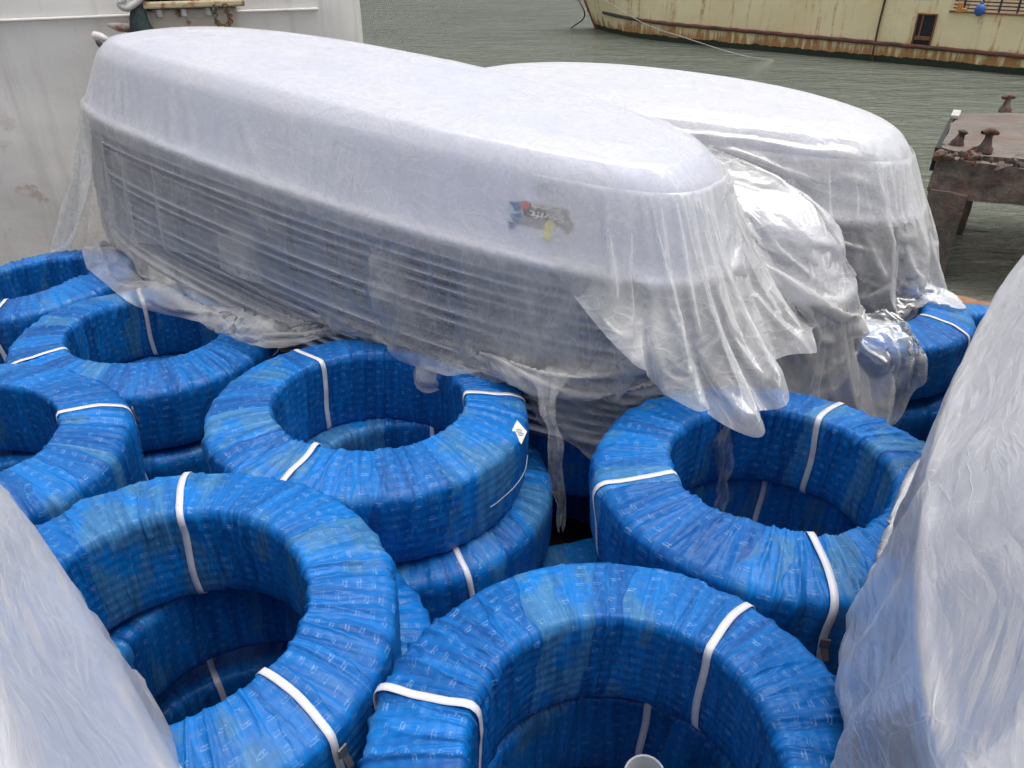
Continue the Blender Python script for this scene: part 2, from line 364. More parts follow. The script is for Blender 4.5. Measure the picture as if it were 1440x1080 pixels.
bm = bmesh.new(); add_box(bm, (-3, 0, .585), (24, .14, .05), bev=.012)
bm_obj('top_rail', bm, rusty('worn_brown_rail', (.20, .10, .055), (.30, .15, .07), .6, 6), g)
for k in range(6):
    bm = bmesh.new(); add_box(bm, (-3 + k * 2.1, -.09, .26), (.02, .15, .5)); bm_obj('bracket', bm, M_RUST, g)

# ------------------------------------------------------------------ pipe coils in printed blue film
SEC = [(.372, -.33), (.362, -.27), (.359, -.18), (.358, -.09), (.358, -.03), (.362, -.008), (.375, .001), (.43, -.001), (.50, -.011), (.56, -.024), (.588, -.034), (.600, -.052), (.604, -.09), (.602, -.21), (.598, -.28), (.585, -.325), (.54, -.342), (.47, -.345), (.41, -.345)]
def section(nv):
    P = [Vector((r, 0, z)) for r, z in SEC]; n = len(P); out = []
    for i in range(n):
        a, b, c, d = P[i - 1], P[i], P[(i + 1) % n], P[(i + 2) % n]
        for k in range(12):
            t = k / 12; out.append(.5 * ((2 * b) + (c - a) * t + (2 * a - 5 * b + 4 * c - d) * t * t + (3 * b - a - 3 * c + d) * t ** 3))
    o = np.array([[p.x, p.z] for p in out]); o = np.vstack([o, o[:1]])
    s = np.concatenate([[0], np.cumsum(np.hypot(*np.diff(o, axis=0).T))]); q = np.linspace(0, s[-1], nv + 1)[:-1]
    return np.stack([np.interp(q, s, o[:, 0]), np.interp(q, s, o[:, 1])], 1), q, s[-1]
def coil_disp(U, V, seed, tot, top=1.0):
    """outward displacement in metres; U in turns (0..1), V metres along the section"""
    x = U * 1.0
    lum = (vnoise(x * 9, V * 3, seed, 9) - .5) * .016
    NB = 27
    s = x * NB + V * .9; fr = s - np.floor(s)
    rs = np.random.RandomState(seed).rand(200); band = (rs[np.floor(s).astype(int) % 200] - .5) * .007 + .0025 * (fr < .10)
    a = vnoise(x * 70 + V * 2.5, V * 5, seed + 1, 70); b = vnoise(x * 170 - V * 5, V * 8, seed + 2, 170)
    folds = (1 - np.abs(2 * a - 1)) ** 4 * .0105 + (1 - np.abs(2 * b - 1)) ** 3 * .0042
    am = .12 + 1.35 * vnoise(x * 14, V * 5, seed + 3, 14) ** 1.6
    ribs = .0010 * np.cos(V * 2 * np.pi / .034)
    return lum + band + folds * am * top + ribs
def build_coil(label, loc, straps, tilt=(0, 0), s=1.0, seed=1, nu=620, nv=96, squash=0.0, group='blue wrapped pipe coils', cat='pipe coil', hs=1.0):
    """straps: list of angles in degrees (0 = +X, anticlockwise), or (angle, skew)"""
    root = empty('pipe_coil', loc); tag(root, label, cat, group)
    sec, q, tot = section(nv)
    U, J = np.meshgrid(np.arange(nu) / nu, np.arange(nv), indexing='ij'); V = q[J]
    nr = np.roll(sec, -1, 0) - np.roll(sec, 1, 0); nr = np.stack([-nr[:, 1], nr[:, 0]], 1); nr /= np.linalg.norm(nr, axis=1)[:, None]
    if (nr[np.argmax(sec[:, 0]), 0]) < 0: nr = -nr
    def shape(Uv, r, z):
        an_ = Uv * 2 * np.pi
        k = 1 + squash * np.cos(2 * an_ + seed)
        X = r * k * np.cos(an_); Y = r * k * np.sin(an_); Z = z * hs + X * math.tan(R(tilt[0])) + Y * math.tan(R(tilt[1]))
        return np.stack([X * s, Y * s, Z * s], -1)
    topw = .35 + .65 * np.clip((sec[J, 1] + .16) / .1, 0, 1)
    d = coil_disp(U, V, seed, tot, topw)
    r = sec[J, 0] + nr[J, 0] * d; z = sec[J, 1] + nr[J, 1] * d
    co = shape(U, r, z).reshape(-1, 3)
    f, cu, cv = grid_faces(nu, nv, True, True)
    uvm = np.stack([cu / nu * 2 * math.pi * .48, np.append(q, tot)[cv]], -1).reshape(-1, 2)
    f = f[:, ::-1]; uvm = uvm.reshape(-1, 4, 2)[:, ::-1].reshape(-1, 2)
    mesh_np('film_wrap', co, f, uvm, M_COIL, root)
    for k, st in enumerate(straps):
        ang, skew = (st if isinstance(st, tuple) else (st, 0)); n = 90; sq, qq, tt = section(n)
        nn = np.roll(sq, -1, 0) - np.roll(sq, 1, 0); nn = np.stack([-nn[:, 1], nn[:, 0]], 1); nn /= np.linalg.norm(nn, axis=1)[:, None]
        if nn[np.argmax(sq[:, 0]), 0] < 0: nn = -nn
        hw = .0105; rows = []
        cen = ang / 360 + skew * (sq[:, 0] - .45) + .002 * np.sin(np.arange(n) * .2 + k)
        tw_ = .35 + .65 * np.clip((sq[:, 1] + .16) / .1, 0, 1)
        dm = np.max([coil_disp(cen + e_ / (2 * math.pi * sq[:, 0]), qq, seed, tt, tw_) for e_ in (-.011, -.0055, 0, .0055, .011)], axis=0)
        dm = np.maximum(dm, np.maximum(np.roll(dm, 1), np.roll(dm, -1))); dm = (dm + np.roll(dm, 1) + np.roll(dm, -1)) / 3
        for side, th in ((-1, .0035), (-1, .0050), (1, .0050), (1, .0035)):
            uu = cen + side * hw / (2 * math.pi * sq[:, 0])
            dd = dm + th - .003
            rows.append(shape(uu, sq[:, 0] + nn[:, 0] * dd, sq[:, 1] + nn[:, 1] * dd))
        cc = np.stack(rows, 1).reshape(-1, 3); ff, _, _ = grid_faces(n, 4, True, True)
        so = mesh_np('strap', cc, ff, mat=M_STRAP, parent=root, smooth=False)
    return root, shape

def ang_at(c, px, py, z=None):
    p = at_z(px, py, c[2] if z is None else z); return math.degrees(math.atan2(p.y - c[1], p.x - c[0]))

CO = {}
def coil(key, label, c, pix, **kw):
    st = [(ang_at(c, *p[:2]), p[2] if len(p) > 2 else 0) for p in pix]
    CO[key] = build_coil(label, c, st, **kw); return CO[key]
cA = (-.885, 1.425, 1.275); cB = (.245, 1.05, 1.232); cC = (.900, 2.11, 1.222); cD = (-.555, 2.575, 1.205); cE = (-1.80, 3.42, 1.09)
cF = (-2.06, 2.32, 1.20); cG = (-2.78, 4.15, 1.06); cH = (1.80, 3.78, 1.10)
coil('A', 'big blue pipe coil touching the milky film sheet at the lower left', cA, [(255, 727), (372, 940)], tilt=(-3.4, 2.8), s=.965, seed=11, nu=900, nv=120)
coil('B', 'blue pipe coil with a grey pipe end standing in its hole', cB, [(1000, 912), (666, 1000)], tilt=(-.5, 4.0), s=.96, seed=23, nu=900, nv=120)
coil('C', 'blue pipe coil half under the long wrapped stack, left of the right-hand sheet', cC, [(1130, 735), (955, 664), (1150, 592)], tilt=(1, -2), s=1.02, seed=37, nu=820, nv=110)
coil('D', 'blue pipe coil in the middle with a small white paper label on its rim', cD, [(447, 508), (440, 636), (648, 548)], tilt=(-2.3, -1), s=1.02, seed=41, nu=820, nv=110)
coil('E', 'blue pipe coil with a looped cord on its rim beside the long stack', cE, [(200, 425), (82, 496), (322, 446)], tilt=(-3, .4), s=1.0, seed=53)
coil('F', 'blue pipe coil cut off by the left edge, between two other rows of coils', cF, [(66, 575)], tilt=(-5.5, 0), s=1.0, seed=61)
coil('G', 'farthest left blue pipe coil, under the spilled end of the clear film', cG, [(38, 392), (30, 405)], tilt=(6, -2), s=1.0, seed=71)
coil('H', 'blue pipe coil sticking out right of the short stack near the water', cH, [(1268, 440)], tilt=(-1, -3), s=1.0, seed=83)

# coils of the layers underneath
def low(label, c, angs, seed, s=1.0, **kw):
    return build_coil(label, c, angs, s=s, seed=seed, nu=kw.pop('nu', 420), nv=72, tilt=kw.pop('tilt', (0, 0)), **kw)
low('lower blue pipe coil seen through the hole of the big coil at lower left', (-.80, 1.53, .93), [62, 180, 290], 101, .97, nu=620, tilt=(-2, 1))
low('lower blue pipe coil inside the hole above the grey pipe end', (.26, 1.10, .87), [70, 200, 320], 107, .97, nu=620)
low('lower blue pipe coil directly under the coil with the white label', (-.46, 2.55, .855), [75, 190, 300], 113, 1.03, tilt=(-1, 0))
low('lower blue pipe coil under the coil beside the right-hand sheet', (.93, 2.16, .87), [75, 200, 330], 127)
low('lower blue pipe coil under the coil with the looped cord', (-1.82, 3.40, .74), [60, 180, 285], 131, tilt=(-2, 0))
low('lower blue pipe coil under the coil cut off by the left edge', (-2.05, 2.28, .84), [10, 150, 280], 137)
low('lower blue pipe coil under the farthest left coil', (-2.70, 4.02, .70), [300, 60, 180], 139)
low('lower blue pipe coil under the coil that sticks out by the short stack', (1.82, 3.80, .755), [200, 330, 80], 149)
low('blue pipe coil right of the short stack, beside the rusty bulwark', (2.72, 3.72, .86), [115, 250, 20], 151, tilt=(0, 0))
low('lower blue pipe coil between the short stack and the right-hand sheet', (2.05, 2.90, .70), [130, 200, 330], 157, tilt=(2, 0))
low('dark blue pipe coil under the near edge of the long stack, between two raised coils', (-.72, 3.60, .82), [200, 320, 80], 163)
low('dark blue pipe coil deep in the gap between the labelled coil and its right neighbour', (.16, 2.62, .60), [250, 130, 10], 167)
low('blue pipe coil under the middle of the long stack', (.45, 3.35, .88), [200, 320, 80], 173)
for k, (x, y) in enumerate([(-.85, 1.45), (.25, 1.08), (-.5, 2.5), (.9, 2.1), (-1.8, 3.4), (-2.05, 2.3), (-2.75, 4.0), (1.85, 3.8), (-.25, 1.95), (.1, 2.9)]):
    low('dark blue pipe coil at the bottom of a stack, on the deck', (x + .05 * math.sin(k * 3), y + .05 * math.cos(k * 2), .50 + .01 * (k % 3) - .06 * (k > 7)), [k * 37, k * 37 + 120, k * 37 + 240], 200 + k, nu=240)

# things stuck to the coils
M_PAPER = plain('white_paper', (.72, .72, .70), .7, var=.04, scale=30)
M_INK = plain('dark_print', (.05, .05, .06), .6)
M_CORD = plain('pale_cord', (.42, .44, .50), .7)
def rootD(): return CO['D'][0]
def on_coil(key, c, px, py, dz=0, lift=.004):
    p = at_z(px, py, c[2] + dz); return p
pD = [at_z(px, py, 1.125) for px, py in ((722, 607), (727, 590), (740, 606), (734, 624))]
nrm = Vector((.35, -.30, .88)).normalized(); base = sum(pD, Vector()) / 4
bm = bmesh.new(); vs = [bm.verts.new(on_plane(px, py, base + Vector((.01, -.015, .03)), nrm)) for px, py in ((720, 605), (727, 591), (741, 607), (733, 625))]
fc = bm.faces.new(vs); ex = bmesh.ops.extrude_face_region(bm, geom=[fc]); bmesh.ops.translate(bm, verts=[v for v in ex['geom'] if isinstance(v, bmesh.types.BMVert)], vec=nrm * .0012)
lab = bm_obj('paper_label', bm, M_PAPER, rootD()); lab.matrix_parent_inverse = Matrix.Translation(-Vector(cD))
bm = bmesh.new()
ba = base + Vector((.01, -.015, .03)) + nrm * .0022
c0 = on_plane(731, 608, ba, nrm); ux = (on_plane(735, 616, ba, nrm) - on_plane(727, 600, ba, nrm)).normalized(); uy = nrm.cross(ux)
for k in range(5):
    cc = c0 + ux * (-.014 + .007 * k); L_ = .010 + .003 * (k % 2)
    q = [cc - uy * L_ - ux * .0012, cc + uy * L_ - ux * .0012, cc + uy * L_ + ux * .0012, cc - uy * L_ + ux * .0012]; bm.faces.new([bm.verts.new(v) for v in q])
pr = bm_obj('printed_lines', bm, M_INK, lab)
def cord(name, pix, z, key, c, r=.0022):
    pts = curve_pts([at_z(px, py, zz) for (px, py), zz in zip(pix, z)], 50)
    o = tube(name, pts, r, M_CORD, CO[key][0]); o.matrix_parent_inverse = Matrix.Translation(-Vector(c)); return o
cord('cord', [(742, 640), (738, 662), (724, 684), (700, 706), (690, 713)], (1.10, 1.06, 1.03, 1.0, .99), 'D', cD, .0014)
cord('cord', [(322, 442), (345, 440), (372, 448), (388, 466), (392, 490), (384, 500)], (1.11, 1.115, 1.10, 1.05, .99, .96), 'E', cE, .0026)

# grey pipe end standing inside the lowest coil
pp = at_z(913, 1066, .86)
pe = empty('pipe_end', (pp.x, pp.y - .03, .60)); tag(pe, 'short pale grey plastic pipe end inside the hole of the lowest coil', 'pipe')
prof = [(.050, -.3), (.050, .255), (.054, .26), (.054, .30), (.0505, .303), (.047, .30), (.046, .1)]
co = [(r * math.cos(a * math.pi / 20), r * math.sin(a * math.pi / 20), z) for a in range(40) for r, z in prof]; f, _, _ = grid_faces(40, len(prof))
po = mesh_np('tube', co, f, mat=plain('pale_grey_pvc', (.40, .42, .44), .35, var=.05), parent=pe); po.rotation_euler = (R(8), R(-5), 0)

# crimped seals on some straps
M_SEAL = plain('dull_metal_seal', (.12, .12, .13), .45)
for key, c, px, py, s_, zz in (('C', cC, 1130, 735, 1.02, -.15), ('F', cF, 66, 575, 1.0, -.10), ('A', cA, 372, 940, .965, -.13), ('D', cD, 440, 636, 1.02, -.16)):
    a_ = R(ang_at(c, px, py)); bm = bmesh.new(); add_box(bm, (0, 0, 0), (.006, .027, .030), bev=.002)
    add_box(bm, (.004, .006, -.035), (.0015, .018, .05), Euler((R(8), R(-14), 0)))
    o = bm_obj('strap_seal', bm, M_SEAL, CO[key][0]); o.location = (.618 * s_ * math.cos(a_), .618 * s_ * math.sin(a_), zz * s_); o.rotation_euler = (0, 0, a_)

# ------------------------------------------------------------------ cream ship across the water
P1 = at_z(1440, 106, WATER_Z); _B = at_z(846, 40, WATER_Z); _d = (P1 - _B).normalized(); P0 = _B + Vector((_d.y, -_d.x, 0)) * (-2.6 if _d.x < 0 else 2.6)
dirS = (P1 - P0).normalized(); LEN = (P1 - P0).length
nS = Vector((dirS.y, -dirS.x, 0));  nS = nS if nS.y < 0 else -nS            # towards the camera
angS = math.atan2(dirS.y, dirS.x)
ship = empty('cream_ship', P0, (0, 0, angS)); tag(ship, 'old cream ship with rust streaks and a dark slimy waterline across the water', 'ship')
Minv = Matrix.Rotation(-angS, 4, 'Z') @ Matrix.Translation(-P0)
def loc_px(px, py, off=0.0):
    return Minv @ on_plane(px, py, P0 + nS * off, nS)
HULLM = hull_paint()
def ship_y(x, z):       # half breadth curve: side is at local y = 0 (towards -y when seen from the camera)
    t = max(0.0, 1 - x / 7.0); return 2.6 * t ** 2.2 * (1 - .16 * max(z, 0)) 
sgn = 1 if (Matrix.Rotation(-angS, 4, 'Z') @ nS).y > 0 else -1
nx_, nz_ = 220, 40
X = np.concatenate([np.linspace(0, 7, 80), np.linspace(7, LEN + 6, 141)[1:]]); Zr = np.linspace(-.5, 3.6, nz_)
co = []
for x in X:
    for z in Zr:
        xs = x + (-.28 * z * max(0, 1 - x / 3.0)); co.append((xs, -sgn * ship_y(x, z) + .012 * math.sin(x * 2.3) * sgn, z))
f, _, _ = grid_faces(len(X), nz_, False)
# extents of the painted freeing port opening and the cut in the bulwark
pa, pb = loc_px(1284, 62), loc_px(1318, 21); xa, xb = sorted((pa.x, pb.x)); za, zb = sorted((pa.z, pb.z))
xa = loc_px(1290, 45).x - .25 * 0; 
px0 = loc_px(1286, 60).x; px1 = loc_px(1308, 60).x; pz0 = loc_px(1297, 64).z; pz1 = loc_px(1305, 21).z
pc = loc_px(1300, 42)
pw = .5; port = (pc.x - .26, pc.x + .26, pz0 + .02, pz1)
bw = (loc_px(1338, 6).x, LEN + 10, loc_px(1440, 20).z, 9)
cen = np.array([[sum(co[i][k] for i in q) / 4 for k in (0, 2)] for q in f])
inp = lambda r: (cen[:, 0] > r[0]) & (cen[:, 0] < r[1]) & (cen[:, 1] > r[2]) & (cen[:, 1] < r[3])
f = f[~inp(bw)]
hull = mesh_np('hull', co, f, mat=HULLM, parent=ship)
bm = bmesh.new()      # far side, transom and deck so the hull is a body
add_box(bm, (LEN / 2 + 5, -sgn * 4.2, .6), (LEN + 2, .1, 2.9)); bm_obj('far_side', bm, HULLM, ship)
bm = bmesh.new(); add_box(bm, (LEN / 2 + 5, -sgn * 2.3, bw[2] - .35), (LEN, 4.0, .06)); bm_obj('ship_deck', bm, rusty('ship_deck_paint', (.05, .06, .08), amt=.5), ship)
# freeing port: frame, flat near-black panel painting in the shade of the opening
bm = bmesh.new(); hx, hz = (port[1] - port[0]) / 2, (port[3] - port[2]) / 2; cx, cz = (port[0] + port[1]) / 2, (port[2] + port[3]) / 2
add_box(bm, (cx, sgn * .014, cz), (hx * 2, .02, hz * 2)); po = bm_obj('freeing_port_shade_panel', bm, plain('painted_opening_shade', (.012, .014, .02), .8), ship)
bm = bmesh.new()
for dx, dz, sx, sz in ((-hx - .02, 0, .04, hz * 2 + .08), (hx + .02, 0, .04, hz * 2 + .08), (0, hz + .02, hx * 2, .04), (0, -hz - .02, hx * 2, .04)): add_box(bm, (cx + dx, sgn * .03, cz + dz), (sx, .05, sz))
bm_obj('port_frame', bm, rusty('rusty_cream', (.36, .28, .15), amt=1.1, scale=4), po)
bm = bmesh.new(); add_box(bm, (cx - hx * .45, sgn * .035, cz + .08), (.05, .03, hz * 1.7)); add_box(bm, (cx, sgn * .04, cz - hz * .55), (hx * 1.8, .03, .12), bev=.01); bm_obj('port_flap', bm, rusty('grey_flap', (.10, .12, .15), amt=.8, scale=5), po)
# rubbing strake follows the side
def strake(name, x0, z0, x1, z1, h, dep, mat, n=90):
    co = []
    for i in range(n + 1):
        x = x0 + (x1 - x0) * i / n; z = z0 + (z1 - z0) * i / n; y = -sgn * ship_y(x, z)
        for dy, dz in ((-.05, -h), (dep * .8, -h), (dep, -h * .5), (dep, h * .5), (dep * .8, h), (-.05, h)): co.append((x, y + sgn * dy, z + dz + .008 * math.sin(i * 1.7)))
    ff, _, _ = grid_faces(n + 1, 6, False, True); return mesh_np(name, co, ff, mat=mat, parent=ship, smooth=False)
s0 = loc_px(884, 21); s1 = loc_px(1440, 83)
zs = s1.z; zs0 = loc_px(1100, 46).z
strake('rubbing_strake', 1.3, zs0 + .12, 4.2, zs0 + .03, .055, .13, rusty('strake_paint', (.030, .055, .05), (.12, .04, .035), .45, 2))
strake('rubbing_strake', 4.2, zs0 + .03, LEN + 6, zs, .06, .14, rusty('strake_worn', (.055, .04, .035), (.14, .05, .04), .8, 2, stretch=(1, 1, 3)))
# dark rusty stem
bm = bmesh.new(); 
st = [(-.05, 2.6, -.9), (-.02, 2.6, -.55), (0, 2.6, -.4)]
co = []
for i in range(24):
    z = -.3 + 3.6 * i / 23; x = -.28 * z
    for dx, dy in ((-.09, 0), (.10, .10), (.22, -.02), (.10, -.16)): co.append((x + dx, -sgn * (ship_y(0, z)) + sgn * dy, z))
ff, _, _ = grid_faces(24, 4, False, True); mesh_np('stem_bar', co, ff, mat=rusty('rusty_stem', (.02, .035, .04), (.32, .12, .04), .9, 1.4, stretch=(1, 1, .8)), parent=ship)
# vertical drain pipe with runs
p = [loc_px(1246, -6, .06), loc_px(1237, 30, .07), loc_px(1231, 58, .09), loc_px(1228, 72, .16), loc_px(1226, 88, .16)]
mesh_np('drain_pipe', *[[tuple(c) for c in q] if i == 0 else q for i, q in enumerate(tube_np(curve_pts(p, 30), .035, 8))], mat=rusty('drain_rust', (.30, .24, .12), (.07, .04, .02), 1.0, 3), parent=ship)
# things in the bulwark cut: dark netting rail, blue float, orange bit
bm = bmesh.new()
xs = bw[0]
for k in range(5): add_box(bm, (xs + 4, -sgn * .3, bw[2] + .06 + k * .10), (8, .03, .035))
for k in range(16): add_box(bm, (xs + .3 + k * .5, -sgn * .3, bw[2] + .25), (.05, .05, .6))
bm_obj('deck_rail', bm, plain('dark_blue_netting', (.04, .05, .075), .8, var=.4), ship)
bm = bmesh.new(); add_box(bm, (xs + 4.05, -sgn * .0, bw[2] - .02), (8.1, .12, .05), bev=.01); bm_obj('bulwark_cap', bm, rusty('cap_rust', (.22, .17, .10), amt=.9), ship)
pf = loc_px(1378, 14, .12); bm = bmesh.new(); bmesh.ops.create_uvsphere(bm, u_segments=20, v_segments=12, radius=.15, matrix=Matrix.Translation(pf) @ Matrix.Diagonal((1, .8, 1.15, 1)))
bmesh.ops.create_cone(bm, cap_ends=True, segments=12, radius1=.05, radius2=.03, depth=.1, matrix=Matrix.Translation(pf + Vector((0, 0, .19))))
fl = bm_obj('buoy', bm, plain('blue_float', (.03, .12, .42), .5), ship, smooth=True)
fl.parent = None; fl.location = P0; fl.rotation_euler = (0, 0, angS); tag(fl, 'small blue float hanging over the bulwark of the cream ship', 'buoy')
pf = loc_px(1350, 10, .05); bm = bmesh.new(); add_box(bm, pf, (.16, .12, .3), bev=.03); add_box(bm, pf + Vector((.1, 0, -.08)), (.22, .1, .12), bev=.03)
ob_ = bm_obj('rolled_tarp', bm, plain('orange_cloth', (.55, .25, .06), .7)); ob_.location = P0; ob_.rotation_euler = (0, 0, angS); tag(ob_, 'small orange cloth bundle at the corner of the cream ship bulwark', 'tarp')
# mooring lines
def wire(name, pts, r, mat, label):
    o = tube(name, curve_pts(pts, 60), r, mat); tag(o, label, 'rope'); return o
M_ROPE = plain('pale_rope', (.36, .34, .29), .8)
d0 = (P0 + nS * 1.2)
wire('mooring_rope', [P0 + dirS * .3 + nS * .3 + Vector((0, 0, 2.3)), on_plane(900, 30, P0 + nS * 1.0, nS), on_plane(960, 52, P0 + nS * 1.5, nS), at_z(1040, 77, WATER_Z + .10), at_z(1095, 86, WATER_Z - .03)], .017, M_ROPE, 'pale mooring rope slanting from the cream ship bow into the water')
wire('anchor_line', [P0 - dirS * .35 + nS * -.5 + Vector((0, 0, 2.1)), on_plane(822, 18, P0, nS), at_z(803, 40, WATER_Z - .03)], .03, plain('dark_line', (.05, .045, .04), .8), 'dark anchor line running down from the cream ship bow')

# ------------------------------------------------------------------ concrete pier
PT = .68
c1 = at_z(1322, 209, PT); c2 = at_z(1346, 158, PT); c3 = at_z(1500, 232, PT); c4 = at_z(1560, 150, PT)
pier = empty('concrete_pier', (c1.x, c1.y, WATER_Z)); tag(pier, 'crumbling brown concrete pier head standing in the water at the right', 'pier')
PI_ = Vector((c1.x, c1.y, WATER_Z))
def conc():
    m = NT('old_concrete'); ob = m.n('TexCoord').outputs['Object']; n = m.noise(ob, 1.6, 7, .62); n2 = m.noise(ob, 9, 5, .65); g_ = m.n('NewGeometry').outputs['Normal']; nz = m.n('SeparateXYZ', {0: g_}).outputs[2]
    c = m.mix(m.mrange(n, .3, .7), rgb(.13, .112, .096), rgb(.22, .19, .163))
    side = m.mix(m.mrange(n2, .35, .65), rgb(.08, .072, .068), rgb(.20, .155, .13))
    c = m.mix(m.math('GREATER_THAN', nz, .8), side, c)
    red = m.mrange(m.noise(m.mapv(ob, loc=(4, 2, 7)), 2.5, 5), .56, .68); c = m.mix(m.math('MULTIPLY', red, .5), c, rgb(.21, .10, .075))
    return m.surf(m.n('BsdfPrincipled', {'Base Color': c, 'Roughness': .85, 'Normal': m.bump(m.math('ADD', n, n2), .9, .05)}).outputs[0])
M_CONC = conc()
def rough_block(name, corners, z0, z1, mat, parent, seed, amp=.04, sub=14):
    """prism over a 4 corner plan with a broken, uneven surface"""
    bm = bmesh.new(); vs = [bm.verts.new((c.x - PI_.x, c.y - PI_.y, z0 - PI_.z)) for c in corners]; f_ = bm.faces.new(vs)
    r_ = bmesh.ops.extrude_face_region(bm, geom=[f_]); bmesh.ops.translate(bm, verts=[v for v in r_['geom'] if isinstance(v, bmesh.types.BMVert)], vec=(0, 0, z1 - z0))
    bmesh.ops.subdivide_edges(bm, edges=bm.edges[:], cuts=sub, use_grid_fill=True)
    rn = random.Random(seed)
    from mathutils import noise as mn
    for v in bm.verts:
        q = mn.noise_vector(v.co * 2.3 + Vector((seed, 0, 0))) * amp + mn.noise_vector(v.co * 7 + Vector((seed, 3, 0))) * amp * .5; v.co += q
    return bm_obj(name, bm, mat, parent)
dF = (c3 - c1).normalized(); inn = (c2 - c1).normalized()
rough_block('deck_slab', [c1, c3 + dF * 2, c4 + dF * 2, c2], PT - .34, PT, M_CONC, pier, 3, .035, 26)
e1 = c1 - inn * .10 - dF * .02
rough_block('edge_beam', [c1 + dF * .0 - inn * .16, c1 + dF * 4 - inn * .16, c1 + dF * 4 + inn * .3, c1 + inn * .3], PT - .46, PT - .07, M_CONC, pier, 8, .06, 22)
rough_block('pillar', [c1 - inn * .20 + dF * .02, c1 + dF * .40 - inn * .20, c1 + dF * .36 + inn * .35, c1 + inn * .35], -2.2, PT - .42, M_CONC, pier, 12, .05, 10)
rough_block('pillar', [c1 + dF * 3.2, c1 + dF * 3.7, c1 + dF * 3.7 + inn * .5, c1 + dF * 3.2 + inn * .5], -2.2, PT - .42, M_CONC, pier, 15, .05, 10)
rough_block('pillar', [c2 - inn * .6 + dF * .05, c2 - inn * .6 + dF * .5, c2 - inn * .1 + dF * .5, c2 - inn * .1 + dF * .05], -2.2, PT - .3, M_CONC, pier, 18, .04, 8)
# broken rubble along the corner
M_RUBBLE = rusty('rust_stained_concrete', (.16, .135, .115), (.16, .08, .055), .6, 4, bump=.8, bd=.03)
bm = bmesh.new(); rn = random.Random(5)
for k in range(150):
    t = rn.random() ** 1.5; q = c1 + dF * (t * 1.6) + inn * (rn.uniform(-.16, .12 + .35 * (1 - t) * rn.random())) + Vector((0, 0, rn.uniform(-.10, .0))) - PI_
    s_ = rn.uniform(.015, .07); mt = Matrix.Translation(q) @ Euler((rn.random() * 3, rn.random() * 3, rn.random() * 3)).to_matrix().to_4x4() @ Matrix.Diagonal((s_, s_ * rn.uniform(.5, 1.6), s_ * rn.uniform(.3, .6), 1))
    bmesh.ops.create_icosphere(bm, subdivisions=1, radius=1, matrix=mt)
bm_obj('broken_edge', bm, M_RUBBLE, pier)
bm = bmesh.new(); mid = (c1 + c2) / 2 - PI_
a_ = math.atan2(inn.y, inn.x); add_box(bm, mid + Vector((-.03, 0, -.12)), ((c2 - c1).length, .05, .26), Euler((0, 0, a_))); bm_obj('side_strip', bm, plain('black_side', (.02, .018, .018), .8), pier)  # thin black strip along the left side of the pier
q = c2 - inn * .35 - PI_; bm = bmesh.new(); add_box(bm, q + Vector((.0, 0, .03)), (.45, .10, .05), Euler((0, 0, a_)), bev=.01); bm_obj('pale_edge_block', bm, plain('chipped_white', (.5, .48, .44), .8), pier)
def bollard(px, py, h, label, s=1.0, lean=(0, 0), horn=True, dark=(.055, .04, .038)):
    b = at_z(px, py, PT + .01); o = empty('bollard', b, (lean[0], lean[1], R(12))); tag(o, label, 'bollard', None)
    mt = rusty('rusty_iron_%d' % px, dark, (.11, .055, .04), .6, 9, bump=.6)
    prof = [(.17, -.02), (.17, .03), (.12, .06), (.085, .12), (.075, h * .6), (.085, h * .78), (.12, h * .85), (.125, h * .93), (.09, h), (.001, h + .01)]
    cc = [(r * s * math.cos(a * math.pi / 12), r * s * math.sin(a * math.pi / 12), z) for a in range(24) for r, z in prof]; ff, _, _ = grid_faces(24, len(prof))
    mesh_np('post', cc, ff, mat=mt, parent=o)
    if horn:
        tube('horns', [(-.22 * s, 0, h * .80), (-.15 * s, 0, h * .84), (0, 0, h * .86), (.15 * s, 0, h * .84), (.22 * s, 0, h * .80)], [.02, .032, .035, .032, .02], mt, o)
    return o
bollard(1345, 204, .17, 'small leaning rusty bollard at the corner of the pier', .44, (R(6), R(10)), False)
bollard(1384, 212, .24, 'rusty horned bollard near the front edge of the pier', .5, (R(-3), R(6)))
bollard(1413, 156, .22, 'horned bollard on a pale base at the back edge of the pier', .46, (0, 0), True, (.16, .14, .12))


# ------------------------------------------------------------------ white painted ship side on the left
wa = at_z(-200, 40, 2.25); W0 = at_y(-260, 28, 5.75); W1 = Vector((-1.32, 7.25, 0))
W0 = Vector((-5.2, 5.25, 0)); wd = (W1 - W0).normalized(); wl = (W1 - W0).length; wn = Vector((wd.y, -wd.x, 0))
wang = math.atan2(wd.y, wd.x)
ws = empty('white_ship', (W0.x, W0.y, 0), (0, 0, wang)); tag(ws, 'dirty white painted steel ship side rising at the left behind the long stack', 'ship')
MW = white_steel()
co = []; xs_ = list(np.linspace(-1, wl - .35, 70)) + [wl - .35 + .5 * math.sin(a) for a in np.linspace(.1, math.pi / 2, 10)]
ys_ = [0] * 70 + [.5 * (1 - math.cos(a)) for a in np.linspace(.1, math.pi / 2, 10)]
xs_ += [wl + .15] * 3; ys_ += [1.2, 2.5, 4.0]
for x, y in zip(xs_, ys_):
    for z in np.linspace(-1.2, 4.4, 50):
        co.append((x, y + .018 * math.sin(x * 2.1 + z * .7) + .010 * math.sin(z * 5 + x * 3) - .10 * (max(0, z - .2) * .12), z))
ff, _, _ = grid_faces(len(xs_), 50, False); mesh_np('side_plating', co, ff, mat=MW, parent=ws)
bm = bmesh.new(); wm = Matrix.Rotation(-wang, 4, 'Z') @ Matrix.Translation((-W0.x, -W0.y, 0))
def wloc(px, py, off=0): return wm @ on_plane(px, py, Vector((W0.x, W0.y, 0)) + wn * off, wn)
